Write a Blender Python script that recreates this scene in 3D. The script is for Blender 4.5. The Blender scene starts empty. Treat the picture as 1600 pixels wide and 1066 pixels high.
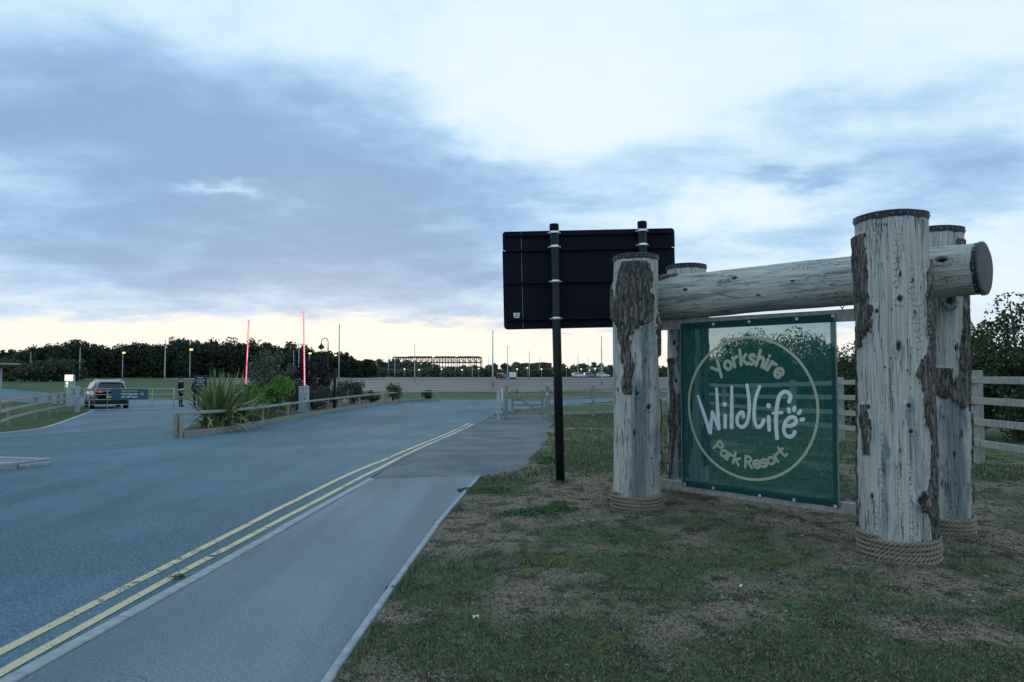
import bpy, bmesh, math, random
import numpy as np
from mathutils import Vector, Matrix
R = math.radians
scene = bpy.context.scene
C = scene.collection

# ------------------------------------------------------------------ camera
cam_d = bpy.data.cameras.new('camera'); cam = bpy.data.objects.new('camera', cam_d); C.objects.link(cam)
cam_d.sensor_width = 36; cam_d.lens = 25.2; cam_d.clip_start = .05; cam_d.clip_end = 5000
cam.location = (0, 0, 1.65); cam.rotation_euler = (R(90 + 2.556), 0, 0)
scene.camera = cam

# ------------------------------------------------------------------ node helpers
class NT:
    def __init__(s, tree): s.t = tree; s.l = tree.links
    def n(s, typ, **kw):
        nd = s.t.nodes.new('ShaderNode' + typ)
        for k, v in kw.items():
            if k.startswith('_'): setattr(nd, k[1:], v)
        for k, v in kw.items():
            if k.startswith('_'): continue
            key = int(k[1:]) if k[0] == 'i' and k[1:].isdigit() else k.replace('__', ' ')
            s.put(nd.inputs[key], v)
        return nd
    def put(s, sock, v):
        if isinstance(v, bpy.types.NodeSocket): s.l.new(v, sock)
        elif isinstance(v, bpy.types.Node): s.l.new(v.outputs[0], sock)
        else:
            if isinstance(v, (tuple, list)) and len(v) == 3 and sock.type == 'RGBA': v = tuple(v) + (1,)
            sock.default_value = v
    def m(s, op, a, b=0., c=0., clamp=False):
        nd = s.n('Math', _operation=op, _use_clamp=clamp, i0=a, i1=b)
        if op in ('MULTIPLY_ADD', 'SMOOTH_MIN'): s.put(nd.inputs[2], c)
        return nd.outputs[0]
    def mix(s, f, a, b, bt='MIX'):
        nd = s.n('Mix', _data_type='RGBA', _blend_type=bt)
        s.put(nd.inputs[0], f); s.put(nd.inputs[6], a); s.put(nd.inputs[7], b)
        return nd.outputs[2]
    def step(s, x, lo, hi, a=0., b=1.):
        nd = s.n('MapRange', _interpolation_type='SMOOTHSTEP', i0=x, i1=lo, i2=hi, i3=a, i4=b)
        return nd.outputs[0]
    def noise(s, vec, scale, detail=4, rough=.55, dist=0.):
        return s.n('TexNoise', Vector=vec, Scale=scale, Detail=detail, Roughness=rough, Distortion=dist).outputs[0]
    def vmul(s, v, k):
        return s.n('VectorMath', _operation='MULTIPLY', i0=v, i1=k).outputs[0]
    def bump(s, h, strength=.4, dist=.01):
        return s.n('Bump', Height=h, Strength=strength, Distance=dist).outputs[0]

# ------------------------------------------------------------------ sky and light
SUN_AZ, SUN_EL = R(-14), R(4)
world = bpy.data.worlds.new('World'); scene.world = world; world.use_nodes = True
wt = NT(world.node_tree); world.node_tree.nodes.clear()
d = wt.n('TexCoord').outputs['Generated']
sx = wt.n('SeparateXYZ', Vector=wt.n('VectorMath', _operation='NORMALIZE', i0=d).outputs[0])
DX, DY, DZ = sx.outputs
az = wt.m('MULTIPLY', wt.m('ARCTAN2', DX, DY), 57.2958)
el = wt.m('MULTIPLY', wt.m('ARCSINE', DZ), 57.2958)
zz = wt.m('ADD', wt.m('ABSOLUTE', DZ), .17)
cl = wt.n('CombineXYZ', i0=wt.m('DIVIDE', DX, zz), i1=wt.m('DIVIDE', DY, zz), i2=.0).outputs[0]
n_big = wt.noise(cl, 1.15, 5, .56, .35)
n_fine = wt.noise(wt.vmul(cl, (1.0, 1.5, 1)), 3.2, 6, .62, .25)
dens = wt.m('ADD', wt.m('MULTIPLY', wt.m('SUBTRACT', n_big, .5), .95), wt.m('MULTIPLY', wt.m('SUBTRACT', n_fine, .5), .62))
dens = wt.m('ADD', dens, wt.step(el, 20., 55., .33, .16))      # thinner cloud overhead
wv = wt.n('TexNoise', Vector=cl, Scale=2.6, Detail=6., Roughness=.6).outputs[1]; ws = wt.n('SeparateXYZ', Vector=wv)
azw = wt.m('ADD', az, wt.m('MULTIPLY', wt.m('SUBTRACT', ws.outputs[0], .5), 16.)); elw = wt.m('ADD', el, wt.m('MULTIPLY', wt.m('SUBTRACT', ws.outputs[1], .5), 7.))
# the cloud banks of this evening, by compass bearing and height (degrees)
for a, e, wa, we, k in [(-33, 17.5, 15, 6.5, .64), (-17, 17.2, 12, 5.5, .42), (-6.5, 14.5, 8, 4, .40), (-27, 8.2, 22, 4.2, .38),
                        (-9, 8.2, 12, 4.2, .40), (-22.0, 13.1, 4.5, .6, -.40), (-34, 12.6, 4.5, .9, -.10), (1, 24, 11, 6, -.38),
                        (8, 19, 9, 3, -.30), (13, 16.2, 8, 2.3, .36), (3, 13.6, 7, 1.6, .20), (22, 14.9, 5, .7, .34), (33, 13.5, 9, 2.6, .36),
                        (18, 12.6, 9, 1.1, -.30), (31, 20.5, 8, 3, .05), (17, 9.8, 7, 1.6, .14), (28, 8, 12, 2.2, -.22), (-34, 26, 9, 4, -.15), (4, 3.4, 10, 1.0, .22), (27, 19, 8, 1.4, .24), (12, 20.5, 5, 1.2, .15), (30, 10.6, 8, 1.1, .22), (24, 6.3, 8, .9, .16), (9, 10.2, 6, .8, .14)]:
    ga = wt.m('DIVIDE', wt.m('SUBTRACT', azw, a), wa); ge = wt.m('DIVIDE', wt.m('SUBTRACT', elw, e), we)
    g = wt.m('EXPONENT', wt.m('MULTIPLY', wt.m('ADD', wt.m('MULTIPLY', ga, ga), wt.m('MULTIPLY', ge, ge)), -1.))
    dens = wt.m('MULTIPLY_ADD', g, k, dens)
ramp = wt.n('ValToRGB', Fac=dens); cr = ramp.color_ramp; cr.interpolation = 'B_SPLINE'
cr.elements[0].position = .08; cr.elements[0].color = (.79, .91, .97, 1)
cr.elements[1].position = 1.0; cr.elements[1].color = (.245, .405, .615, 1)
for p, c in ((.3, (.69, .86, .965)), (.5, (.52, .74, .94)), (.72, (.33, .535, .785))):
    q = cr.elements.new(p); q.color = c + (1,)
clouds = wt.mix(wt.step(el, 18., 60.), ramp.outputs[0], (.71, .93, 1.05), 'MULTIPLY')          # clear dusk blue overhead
# greyer and warmer towards the horizon, clear slit of sunset light below the cloud base
low = wt.step(el, 11., 2.)
clouds = wt.mix(wt.m('MULTIPLY', low, .45), clouds, wt.mix(dens, (.88, .90, .93), (.48, .59, .73)))
toward = wt.step(wt.m('ABSOLUTE', wt.m('SUBTRACT', az, -12.)), 95., 15.)
edge = wt.m('ADD', el, wt.m('MULTIPLY', wt.m('SUBTRACT', n_fine, .5), 3.2))
edge = wt.m('ADD', edge, wt.m('MULTIPLY', wt.m('ABSOLUTE', wt.m('SUBTRACT', az, -14.)), .035))
slit = wt.m('MULTIPLY', wt.step(edge, 4.9, 3.7), wt.m('MULTIPLY_ADD', toward, .8, .1))
clouds = wt.mix(slit, clouds, (.98, .935, .825))
nish = wt.n('TexSky', _sky_type='NISHITA', _sun_disc=False, _sun_elevation=SUN_EL, _sun_rotation=SUN_AZ, _altitude=50., _air_density=1.2, _dust_density=2.0)
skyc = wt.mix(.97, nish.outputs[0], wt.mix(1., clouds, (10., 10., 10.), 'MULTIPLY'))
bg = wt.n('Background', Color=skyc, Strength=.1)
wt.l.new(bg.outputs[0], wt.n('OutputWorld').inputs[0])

sd = bpy.data.lights.new('sun', 'SUN'); sd.energy = .5; sd.angle = R(18); sd.color = (1, .86, .7)
so = bpy.data.objects.new('sun', sd); C.objects.link(so)
so.rotation_euler = Vector((math.sin(SUN_AZ) * math.cos(SUN_EL), math.cos(SUN_AZ) * math.cos(SUN_EL), math.sin(SUN_EL))).to_track_quat('Z', 'Y').to_euler()
vs = scene.view_settings; vs.view_transform = 'Standard'; vs.look = 'None'; vs.exposure = 0.1; vs.gamma = 1
cy = scene.cycles; cy.max_bounces = 5; cy.diffuse_bounces = 2; cy.glossy_bounces = 2; cy.transparent_max_bounces = 10
cy.use_adaptive_sampling = True; cy.adaptive_threshold = .025; cy.use_denoising = True; cy.sample_clamp_indirect = 4

# ------------------------------------------------------------------ numpy noise
def _hash(i, j, k, s):
    h = (i * 374761393 + j * 668265263 + k * 2147483647 + s * 974634777) & 0xffffffff
    h = ((h ^ (h >> 13)) * 1274126177) & 0xffffffff
    return ((h ^ (h >> 16)) & 0xffff) / 65535.
def vnoise(x, y, z=0., s=0):
    x, y, z = np.broadcast_arrays(np.asarray(x, float), np.asarray(y, float), np.asarray(z, float))
    i, j, k = (np.floor(v).astype(np.int64) for v in (x, y, z))
    f, g, h = x - i, y - j, z - k
    f, g, h = (v * v * (3 - 2 * v) for v in (f, g, h))
    o = 0
    for a in (0, 1):
        for b in (0, 1):
            for c in (0, 1):
                o = o + _hash(i + a, j + b, k + c, s) * (f if a else 1 - f) * (g if b else 1 - g) * (h if c else 1 - h)
    return o
def fbm(x, y, z=0., s=0, o=4):
    t, a, n = 0, .5, 0
    for q in range(o):
        t = t + a * vnoise(np.asarray(x) * 2**q, np.asarray(y) * 2**q, np.asarray(z) * 2**q, s + q); n += a; a *= .5
    return t / n

def S(a, b, t):
    t = np.clip((np.asarray(t, float) - a) / (b - a), 0, 1); return t * t * (3 - 2 * t)
def T(y): return -0.4 * S(11, 30, y) + 0.75 * S(110, 300, y)          # lie of the land
def TR(y): return T(y) - .07 * (1 - S(8, 13, y))                      # carriageway, a kerb height lower near the footway

# ------------------------------------------------------------------ mesh helpers
class MB:
    def __init__(s): s.v = []; s.f = []
    def add(s, v, f):
        o = len(s.v); s.v += [tuple(p) for p in v]; s.f += [tuple(i + o for i in q) for q in f]; return s
    def box(s, c, d, rot=None, ch=.006):
        hx, hy, hz = d[0] / 2, d[1] / 2, d[2] / 2; ch = min(ch, hx * .6, hy * .6, hz * .6)
        V = []; idx = {}
        for sx_ in (-1, 1):
            for sy in (-1, 1):
                for sz in (-1, 1):
                    for ax in range(3):
                        p = [sx_ * (hx - ch), sy * (hy - ch), sz * (hz - ch)]; p[ax] = (sx_ * hx, sy * hy, sz * hz)[ax]
                        idx[(sx_, sy, sz, ax)] = len(V); V.append(Vector(p))
        F = []
        def face(keys):
            q = [idx[k] for k in keys]; cc = sum((V[i] for i in q), Vector()) / len(q)
            nn = (V[q[1]] - V[q[0]]).cross(V[q[2]] - V[q[0]])
            F.append(q if nn.dot(cc) > 0 else q[::-1])
        for ax in range(3):
            o = [a for a in range(3) if a != ax]
            for sg in (-1, 1):
                ks = []
                for a, b in ((-1, -1), (1, -1), (1, 1), (-1, 1)):
                    k = [0, 0, 0]; k[ax] = sg; k[o[0]] = a; k[o[1]] = b; ks.append((*k, ax))
                face(ks)
            for a in (-1, 1):
                for b in (-1, 1):
                    k0 = [0, 0, 0]; k0[o[0]] = a; k0[o[1]] = b
                    k1 = list(k0); k0[ax] = -1; k1[ax] = 1
                    face([(*k0, o[0]), (*k1, o[0]), (*k1, o[1]), (*k0, o[1])])
        for sx_ in (-1, 1):
            for sy in (-1, 1):
                for sz in (-1, 1): face([(sx_, sy, sz, 0), (sx_, sy, sz, 1), (sx_, sy, sz, 2)])
        M = Matrix.Translation(Vector(c))
        if rot is not None: M = M @ rot.to_4x4()
        return s.add([M @ p for p in V], F)
    def bar(s, p0, p1, w, h, ch=.006):
        p0, p1 = Vector(p0), Vector(p1); x = (p1 - p0); L = x.length; x.normalize()
        up = Vector((0, 0, 1)) if abs(x.z) < .95 else Vector((0, 1, 0))
        y = up.cross(x).normalized(); z = x.cross(y)
        return s.box((p0 + p1) / 2, (L, w, h), Matrix((x, y, z)).transposed(), ch)
    def tube(s, pts, r, n=8, caps=True):
        pts = [Vector(p) for p in pts]; N = len(pts)
        rs = r if isinstance(r, (list, tuple)) else [r] * N
        t0 = (pts[1] - pts[0]).normalized()
        u = t0.cross(Vector((0, 0, 1)) if abs(t0.z) < .9 else Vector((1, 0, 0))).normalized()
        V = []; F = []
        for i, p in enumerate(pts):
            t = (pts[min(i + 1, N - 1)] - pts[max(i - 1, 0)]).normalized()
            u = (u - t * u.dot(t)).normalized(); w = t.cross(u)
            for k in range(n):
                a = 2 * math.pi * k / n; V.append(p + (u * math.cos(a) + w * math.sin(a)) * rs[i])
        for i in range(N - 1):
            for k in range(n):
                a, b = i * n + k, i * n + (k + 1) % n; F.append((a, b, b + n, a + n))
        if caps: F.append(tuple(range(n))[::-1]); F.append(tuple((N - 1) * n + k for k in range(n)))
        return s.add(V, F)
    def lathe(s, prof, c=(0, 0, 0), n=24, axis=None):
        V = []; F = []; c = Vector(c)
        for r, z in prof:
            for k in range(n):
                a = 2 * math.pi * k / n; V.append(Vector((r * math.cos(a), r * math.sin(a), z)))
        for i in range(len(prof) - 1):
            for k in range(n):
                a, b = i * n + k, i * n + (k + 1) % n; F.append((a, b, b + n, a + n))
        F.append(tuple(range(n))[::-1]); F.append(tuple((len(prof) - 1) * n + k for k in range(n)))
        if axis is not None:
            q = Vector((0, 0, 1)).rotation_difference(Vector(axis)); V = [q @ v for v in V]
        return s.add([v + c for v in V], F)
    def ell(s, c, r, n=12, m=8):
        prof = [(max(1e-4, math.sin(math.pi * i / m)), -math.cos(math.pi * i / m)) for i in range(m + 1)]
        o = len(s.v); s.lathe(prof, (0, 0, 0), n)
        for i in range(o, len(s.v)):
            p = s.v[i]; s.v[i] = (p[0] * r[0] + c[0], p[1] * r[1] + c[1], p[2] * r[2] + c[2])
        return s
    def prism(s, poly, y0, y1):                       # polygon in xz, extruded along y
        n = len(poly); V = [(x, y0, z) for x, z in poly] + [(x, y1, z) for x, z in poly]
        F = [tuple(range(n)), tuple(range(2 * n - 1, n - 1, -1))] + [((i + 1) % n, i, i + n, (i + 1) % n + n) for i in range(n)]
        return s.add(V, F)
    def build(s, name, mat, parent=None, smooth=False):
        me = bpy.data.meshes.new(name); off = rootloc(parent)
        me.from_pydata([(x - off[0], y - off[1], z - off[2]) for x, y, z in s.v], [], s.f); me.update()
        return link(name, me, mat, parent, smooth)
def rootloc(o):
    l = Vector()
    while o is not None: l = l + o.location; o = o.parent
    return l
def link(name, me, mat, parent=None, smooth=False):
    if mat is not None: me.materials.append(mat)
    if smooth: me.polygons.foreach_set('use_smooth', [True] * len(me.polygons))
    o = bpy.data.objects.new(name, me); C.objects.link(o); o.parent = parent
    return o
def np_mesh(name, V, F, mat, parent=None, smooth=False, attrs=None):
    V = np.asarray(V, np.float32); F = np.asarray(F, np.int32); k = F.shape[1]
    if parent is not None: V = V - np.array(rootloc(parent), np.float32)
    me = bpy.data.meshes.new(name); me.vertices.add(len(V)); me.vertices.foreach_set('co', V.ravel())
    me.loops.add(F.size); me.loops.foreach_set('vertex_index', F.ravel())
    me.polygons.add(len(F)); me.polygons.foreach_set('loop_start', np.arange(0, F.size, k, dtype=np.int32))
    try: me.polygons.foreach_set('loop_total', np.full(len(F), k, np.int32))
    except Exception: pass
    for an, av in (attrs or {}).items():
        at = me.attributes.new(an, 'FLOAT', 'POINT'); at.data.foreach_set('value', np.asarray(av, np.float32).ravel())
    me.update(calc_edges=True); me.validate()
    return link(name, me, mat, parent, smooth)
def tag(o, label, cat=None, group=None, kind=None):
    if label: o['label'] = label
    if cat: o['category'] = cat
    if group: o['group'] = group
    if kind: o['kind'] = kind
    return o
def thing(name, label, cat, loc=(0, 0, 0), group=None):
    o = bpy.data.objects.new(name, None); C.objects.link(o); o.location = loc; o.empty_display_size = .2
    return tag(o, label, cat, group)
def copy_tree(o, parent=None):
    c = o.copy(); C.objects.link(c); c.parent = parent
    for ch in list(o.children): copy_tree(ch, c)
    return c
def place(o, loc, rz=0.): o.location = loc; o.rotation_euler = (0, 0, rz); return o

# ------------------------------------------------------------------ materials
def mat(name, fn):
    m = bpy.data.materials.new(name); m.use_nodes = True; m.node_tree.nodes.clear()
    t = NT(m.node_tree); out = t.n('OutputMaterial'); sh = fn(t); t.l.new(sh.outputs[0], out.inputs[0]); return m
def pr(t, col, rough=.8, nrm=None, spec=.3, metal=0., **kw):
    k = dict(Base__Color=col, Roughness=rough, Metallic=metal); k.update(kw)
    p = t.n('BsdfPrincipled', **k); t.put(p.inputs['Specular IOR Level'], spec)
    if nrm is not None: t.put(p.inputs['Normal'], nrm)
    return p
def pos(t): return t.n('NewGeometry').outputs['Position']
def obj(t): return t.n('TexCoord').outputs['Object']
def mottled(name, a, b, scale=8., rough=.8, bumpk=.25, spec=.3, dist=.01, world_=False, metal=0., stretch=None):
    def f(t):
        v = pos(t) if world_ else obj(t)
        if stretch: v = t.vmul(v, stretch)
        n = t.noise(v, scale, 6, .62); return pr(t, t.mix(t.step(n, .3, .7), a, b), rough, t.bump(n, bumpk, dist) if bumpk else None, spec, metal)
    return mat(name, f)
def plain_emit(name, col, k):
    def f(t): return t.n('Emission', Color=col, Strength=k)
    m = mat(name, f); m.cycles.emission_sampling = 'NONE'; return m

def f_asphalt(a, b, speck, patchk):
    def f(t):
        p = pos(t); big = t.noise(p, .22, 4, .55, .4); mid = t.noise(t.vmul(p, (1.6, .35, 1)), 1.1, 5, .6); fine = t.noise(p, 62, 4, .75)
        vor = t.n('TexVoronoi', Vector=p, Scale=70.).outputs['Distance']
        c = t.mix(t.step(t.m('ADD', t.m('MULTIPLY', big, .65), t.m('MULTIPLY', mid, .35)), .38, .62), a, b)
        c = t.mix(t.m('MULTIPLY', t.step(fine, .5, .72), speck), c, (.26, .38, .46))
        c = t.mix(t.m('MULTIPLY', t.step(fine, .48, .3), speck), c, (.03, .035, .04))
        stain = t.step(t.noise(p, .9, 5, .65, .8), .62, .74)
        c = t.mix(t.m('MULTIPLY', stain, patchk), c, (.07, .08, .09))
        wq = t.n('VectorMath', _operation='ADD', i0=p, i1=t.vmul(t.n('TexNoise', Vector=p, Scale=1.7, Detail=5.).outputs[1], (.9, .9, 0))).outputs[0]
        cv = t.n('TexVoronoi', _feature='DISTANCE_TO_EDGE', _voronoi_dimensions='2D', Vector=wq, Scale=.23).outputs['Distance']
        crack = t.m('MULTIPLY', t.step(cv, .0035, .001), t.step(t.noise(p, .3, 3), .5, .6))
        c = t.mix(t.m('MULTIPLY', crack, .6), c, (.02, .025, .03))
        trk = t.noise(t.vmul(p, (1., .06, 1)), .9, 3, .5, .2)
        c = t.mix(t.m('MULTIPLY', t.step(trk, .52, .66), .30), c, (.045, .07, .09))
        h = t.m('ADD', fine, vor)
        return pr(t, c, .8, t.bump(h, .55, .006), .22)
    return f
m_road = mat('asphalt', f_asphalt((.040, .096, .140), (.072, .146, .202), .8, .35))
m_foot = mat('footway asphalt', f_asphalt((.125, .168, .218), (.168, .212, .266), .6, .3))
def f_gravel(t):
    p = pos(t); v = t.n('TexVoronoi', Vector=p, Scale=42.); n = t.noise(p, .8, 5, .6)
    c = t.mix(t.step(n, .35, .65), (.078, .105, .130), (.135, .160, .178))
    c = t.mix(.35, c, v.outputs['Color'], 'SOFT_LIGHT')
    return pr(t, c, .9, t.bump(v.outputs['Distance'], .8, .012), .2)
m_gravel = mat('trodden gravel', f_gravel)
m_kerb = mottled('kerb concrete', (.21, .245, .28), (.31, .34, .37), 9, .85, .3, world_=True)
def f_yellow(t):
    p = pos(t); n = t.noise(p, 7, 6, .7); n2 = t.noise(p, 60, 3, .6)
    w = t.m('ADD', t.m('MULTIPLY', n, .7), t.m('MULTIPLY', n2, .3))
    far = t.m('MULTIPLY', t.step(t.noise(p, .35, 2), .4, .62), 1.6)
    wear = t.step(w, t.m('MULTIPLY_ADD', far, .05, .36), t.m('MULTIPLY_ADD', far, .05, .41))
    sh = pr(t, t.mix(t.step(n2, .35, .7), (.42, .36, .22), (.56, .49, .33)), .7, None, .3)
    return t.n('MixShader', i0=wear, i1=t.n('BsdfTransparent'), i2=sh)
m_yellow = mat('worn yellow paint', f_yellow)
def f_grass(t):
    p = pos(t); n = t.noise(p, .12, 5, .6); n2 = t.noise(p, 2.2, 5, .65); n3 = t.noise(t.vmul(p, (1, .5, 1)), 30, 4, .7)
    c = t.mix(t.step(n, .35, .65), (.058, .115, .055), (.10, .150, .072))
    c = t.mix(t.m('MULTIPLY', t.step(n2, .45, .7), .5), c, (.15, .14, .085))
    c = t.mix(.5, c, t.mix(n3, (.01, .02, .01), (.12, .16, .08)), 'SOFT_LIGHT')
    return pr(t, c, .9, t.bump(n3, .8, .03), .1)
m_grass = mat('short grass', f_grass)
def f_verge(t):
    p = pos(t); tu = t.n('Attribute', _attribute_name='turf').outputs['Fac']
    n2 = t.noise(p, 3.5, 6, .65); n3 = t.noise(p, 24, 5, .7); n4 = t.noise(p, 130, 3, .6)
    soil = t.mix(t.step(n3, .3, .7), (.082, .066, .050), (.275, .212, .162))
    soil = t.mix(t.step(n4, .56, .66), soil, (.36, .33, .30))
    turf = t.mix(t.step(n3, .3, .7), (.040, .062, .036), (.122, .152, .088))
    turf = t.mix(t.m('MULTIPLY', t.step(t.noise(p, 1.3, 5, .6, .6), .545, .66), .85), turf, (.13, .125, .02))
    k = t.step(t.m('ADD', tu, t.m('MULTIPLY', t.m('SUBTRACT', n3, .5), 1.0)), .40, .62)
    c = t.mix(k, soil, turf); c = t.mix(t.step(n2, .50, .60), c, t.mix(.75, c, (.016, .022, .02)))
    return pr(t, c, .95, t.bump(t.m('ADD', n3, t.m('MULTIPLY', n4, .5)), .8, .02), .1)
m_verge = mat('trodden turf and soil', f_verge)
def f_blade(a, b, c3):
    def f(t):
        r = t.n('NewGeometry').outputs['Random Per Island']
        rp = t.n('ValToRGB', Fac=r); e = rp.color_ramp.elements
        e[0].color = a + (1,); e[1].color = c3 + (1,); q = rp.color_ramp.elements.new(.55); q.color = b + (1,)
        return pr(t, rp.outputs[0], .7, None, .2)
    return f
m_blade = mat('grass blades', f_blade((.040, .078, .040), (.092, .142, .072), (.28, .25, .165)))
m_weed = mat('weed leaves', f_blade((.030, .080, .034), (.055, .13, .058), (.12, .19, .09)))
m_litter = mat('dry litter', f_blade((.05, .04, .03), (.12, .10, .07), (.24, .22, .18)))
m_pebble = mat('pebbles', f_blade((.12, .11, .10), (.19, .175, .16), (.34, .33, .32)))
def leafmat(name, a, b, c): return mat(name, f_blade(a, b, c))
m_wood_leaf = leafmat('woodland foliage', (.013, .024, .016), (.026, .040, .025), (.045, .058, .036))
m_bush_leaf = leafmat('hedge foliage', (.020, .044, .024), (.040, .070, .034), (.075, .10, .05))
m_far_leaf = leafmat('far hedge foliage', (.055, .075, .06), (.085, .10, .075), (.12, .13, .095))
m_olive = leafmat('grey green foliage', (.06, .075, .06), (.09, .11, .085), (.13, .15, .12))
m_greyleaf = leafmat('willow scrub foliage', (.035, .045, .032), (.055, .065, .045), (.08, .09, .065))
m_bright = leafmat('bright green foliage', (.04, .12, .015), (.075, .19, .025), (.13, .27, .05))
m_purple = leafmat('purple foliage', (.022, .012, .02), (.035, .018, .03), (.055, .03, .045))
m_dkgreen = leafmat('dark shrub foliage', (.015, .035, .018), (.03, .06, .03), (.05, .085, .045))
m_flax = leafmat('flax leaves', (.07, .115, .04), (.14, .20, .08), (.34, .35, .19))
m_twig = mottled('bark twig', (.05, .04, .032), (.09, .075, .06), 14, .9, .3)
m_mulch = mottled('bark mulch', (.05, .042, .038), (.12, .10, .09), 18, .95, .7, world_=True, dist=.03)

def f_log(t):
    v = obj(t); bark = t.n('Attribute', _attribute_name='bark').outputs['Fac']; knot = t.n('Attribute', _attribute_name='knot').outputs['Fac']
    ax = t.n('Attribute', _attribute_name='along').outputs['Fac']; th = t.n('Attribute', _attribute_name='around').outputs['Fac']
    uv = t.n('CombineXYZ', i0=th, i1=ax, i2=0.).outputs[0]
    grain = t.noise(t.vmul(v if False else uv, (60, 2.2, 1)), 1., 5, .6); streak = t.noise(t.vmul(uv, (9, .7, 1)), 1., 5, .6, .5)
    blot = t.noise(t.vmul(uv, (5, 1.6, 1)), 1., 5, .65, .8)
    c = t.mix(t.step(grain, .25, .75), (.275, .305, .32), (.50, .48, .455))
    c = t.mix(t.m('MULTIPLY', t.step(streak, .54, .66), .6), c, (.10, .145, .175))
    c = t.mix(t.m('MULTIPLY', t.step(blot, .57, .66), .75), c, (.13, .195, .215))
    c = t.mix(t.m('MULTIPLY', t.step(t.noise(t.vmul(uv, (7, 1.1, 1)), 1.3, 4, .6), .58, .72), .65), c, (.40, .315, .265))
    # drying cracks: long splits and small square checking in patches
    split = t.step(t.m('ABSOLUTE', t.m('SUBTRACT', t.noise(t.vmul(uv, (10, .45, 1)), 1.7, 3, .5), .5)), .006, .001)
    wob = t.n('VectorMath', _operation='ADD', i0=t.vmul(uv, (26, 19, 1)), i1=t.n('TexNoise', Vector=t.vmul(uv, (30, 24, 1)), Scale=1., Detail=2.).outputs[1]).outputs[0]
    vo = t.n('TexVoronoi', _feature='DISTANCE_TO_EDGE', _voronoi_dimensions='2D', Vector=wob, Scale=1., Randomness=.55).outputs['Distance']
    chk = t.m('MULTIPLY', t.step(vo, .055, .012), t.step(t.noise(t.vmul(uv, (6, .5, 1)), 1.9, 4, .6), .54, .64))
    ck = t.m('MAXIMUM', split, chk)
    stn = t.n('Attribute', _attribute_name='stain').outputs['Fac']
    c = t.mix(t.m('MULTIPLY', t.step(t.m('ADD', stn, t.m('MULTIPLY', t.m('SUBTRACT', blot, .5), 1.3)), .25, .85), .8), c, t.mix(t.step(grain, .3, .7), (.055, .085, .12), (.14, .18, .21)))
    c = t.mix(t.m('MULTIPLY', ck, .9), c, (.025, .035, .05))
    specks = t.step(t.noise(t.vmul(uv, (34, 8, 1)), 1., 3, .6), .70, .78)
    c = t.mix(t.m('MULTIPLY', specks, .5), c, (.05, .065, .08))
    c = t.mix(knot, c, (.02, .022, .026))
    bn = t.noise(t.vmul(uv, (42, 9, 1)), 1., 7, .75, .6); br = t.noise(t.vmul(uv, (17, 3.2, 1)), 1., 5, .65, 1.1)
    bv = t.m('ABSOLUTE', t.m('SUBTRACT', br, .5))
    bc = t.mix(t.step(bn, .3, .72), (.072, .072, .074), (.31, .29, .27))
    bc = t.mix(t.step(bv, .045, .0), bc, (.02, .02, .024))
    bc = t.mix(t.m('MULTIPLY', t.step(t.noise(t.vmul(uv, (80, 40, 1)), 1., 3, .6), .6, .75), .6), bc, (.34, .33, .32))
    k = t.step(bark, .4, .6)
    c = t.mix(k, c, bc)
    h = t.m('ADD', t.m('SUBTRACT', t.m('MULTIPLY', grain, .15), t.m('MULTIPLY', ck, .7)), t.m('MULTIPLY', k, t.m('ADD', bn, t.m('MULTIPLY', t.step(bv, 0., .09), .9))))
    return pr(t, c, .85, t.bump(h, 1., .02), .2)
m_log = mat('weathered log', f_log)
m_rope = mottled('manila rope', (.15, .13, .105), (.30, .265, .22), 60, .9, .4)
m_cap = mottled('black lead cap', (.012, .016, .024), (.03, .036, .05), 20, .55, .2)
m_rivet = mottled('clout nails', (.3, .32, .35), (.5, .52, .55), 20, .4, 0, metal=.8)
m_timber = mottled('weathered sawn timber', (.19, .205, .205), (.34, .335, .31), 3.0, .85, .35, stretch=(6, 6, 2.2))
m_timberd = mottled('damp sawn timber', (.15, .17, .165), (.27, .275, .25), 3.0, .85, .35, stretch=(6, 6, 2.2))
m_galv = mottled('galvanised steel', (.26, .32, .36), (.42, .47, .50), 6, .5, .05, metal=.35)
m_steel = mottled('bright steel', (.62, .65, .68), (.8, .82, .84), 15, .35, 0, metal=.7)
m_rust = mottled('rusty eye bolt', (.12, .055, .03), (.2, .1, .06), 40, .7, .2, metal=.3)
m_black = mottled('black paint', (.005, .006, .010), (.010, .012, .018), 9, .5, .05, spec=.25)
m_navy = mottled('sign back', (.003, .004, .011), (.006, .008, .019), 120, .7, .08, spec=.12)
m_white = mottled('white plastic', (.6, .63, .66), (.72, .74, .76), 5, .5, 0)
m_cab = mottled('grey blue cabinet paint', (.26, .34, .40), (.33, .41, .47), 5, .5, .03)
m_signblue = mottled('sign blue vinyl', (.018, .075, .13), (.024, .09, .15), 5, .55, 0)
m_dkblue = mottled('navy sign vinyl', (.012, .022, .06), (.018, .03, .08), 5, .55, 0)
m_ivory = mottled('ivory lettering', (.62, .63, .58), (.70, .71, .66), 5, .6, 0)
m_gold = mottled('gold lettering', (.42, .33, .08), (.5, .40, .11), 5, .6, 0)
def f_mesh(col, clear, tint, wrinkle=True):
    def f(t):
        o = obj(t); n = t.noise(o, 2.2, 4, .6)
        w = t.n('TexWave', Vector=o, Scale=95., Distortion=1.5, Detail=2.).outputs['Fac']
        sh = pr(t, t.mix(n, col, tuple(q * 1.35 for q in col)), .6, t.bump(w, .15, .002), .25)
        tr = t.n('BsdfTranslucent', Color=tuple(q * 1.6 for q in col))
        a = t.n('MixShader', i0=.25, i1=sh, i2=tr)
        return t.n('MixShader', i0=clear, i1=a, i2=t.n('BsdfTransparent', Color=tint))
    return f
m_banner = mat('green mesh fabric', f_mesh((.006, .084, .080), .42, (.74, .90, .93)))
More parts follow.
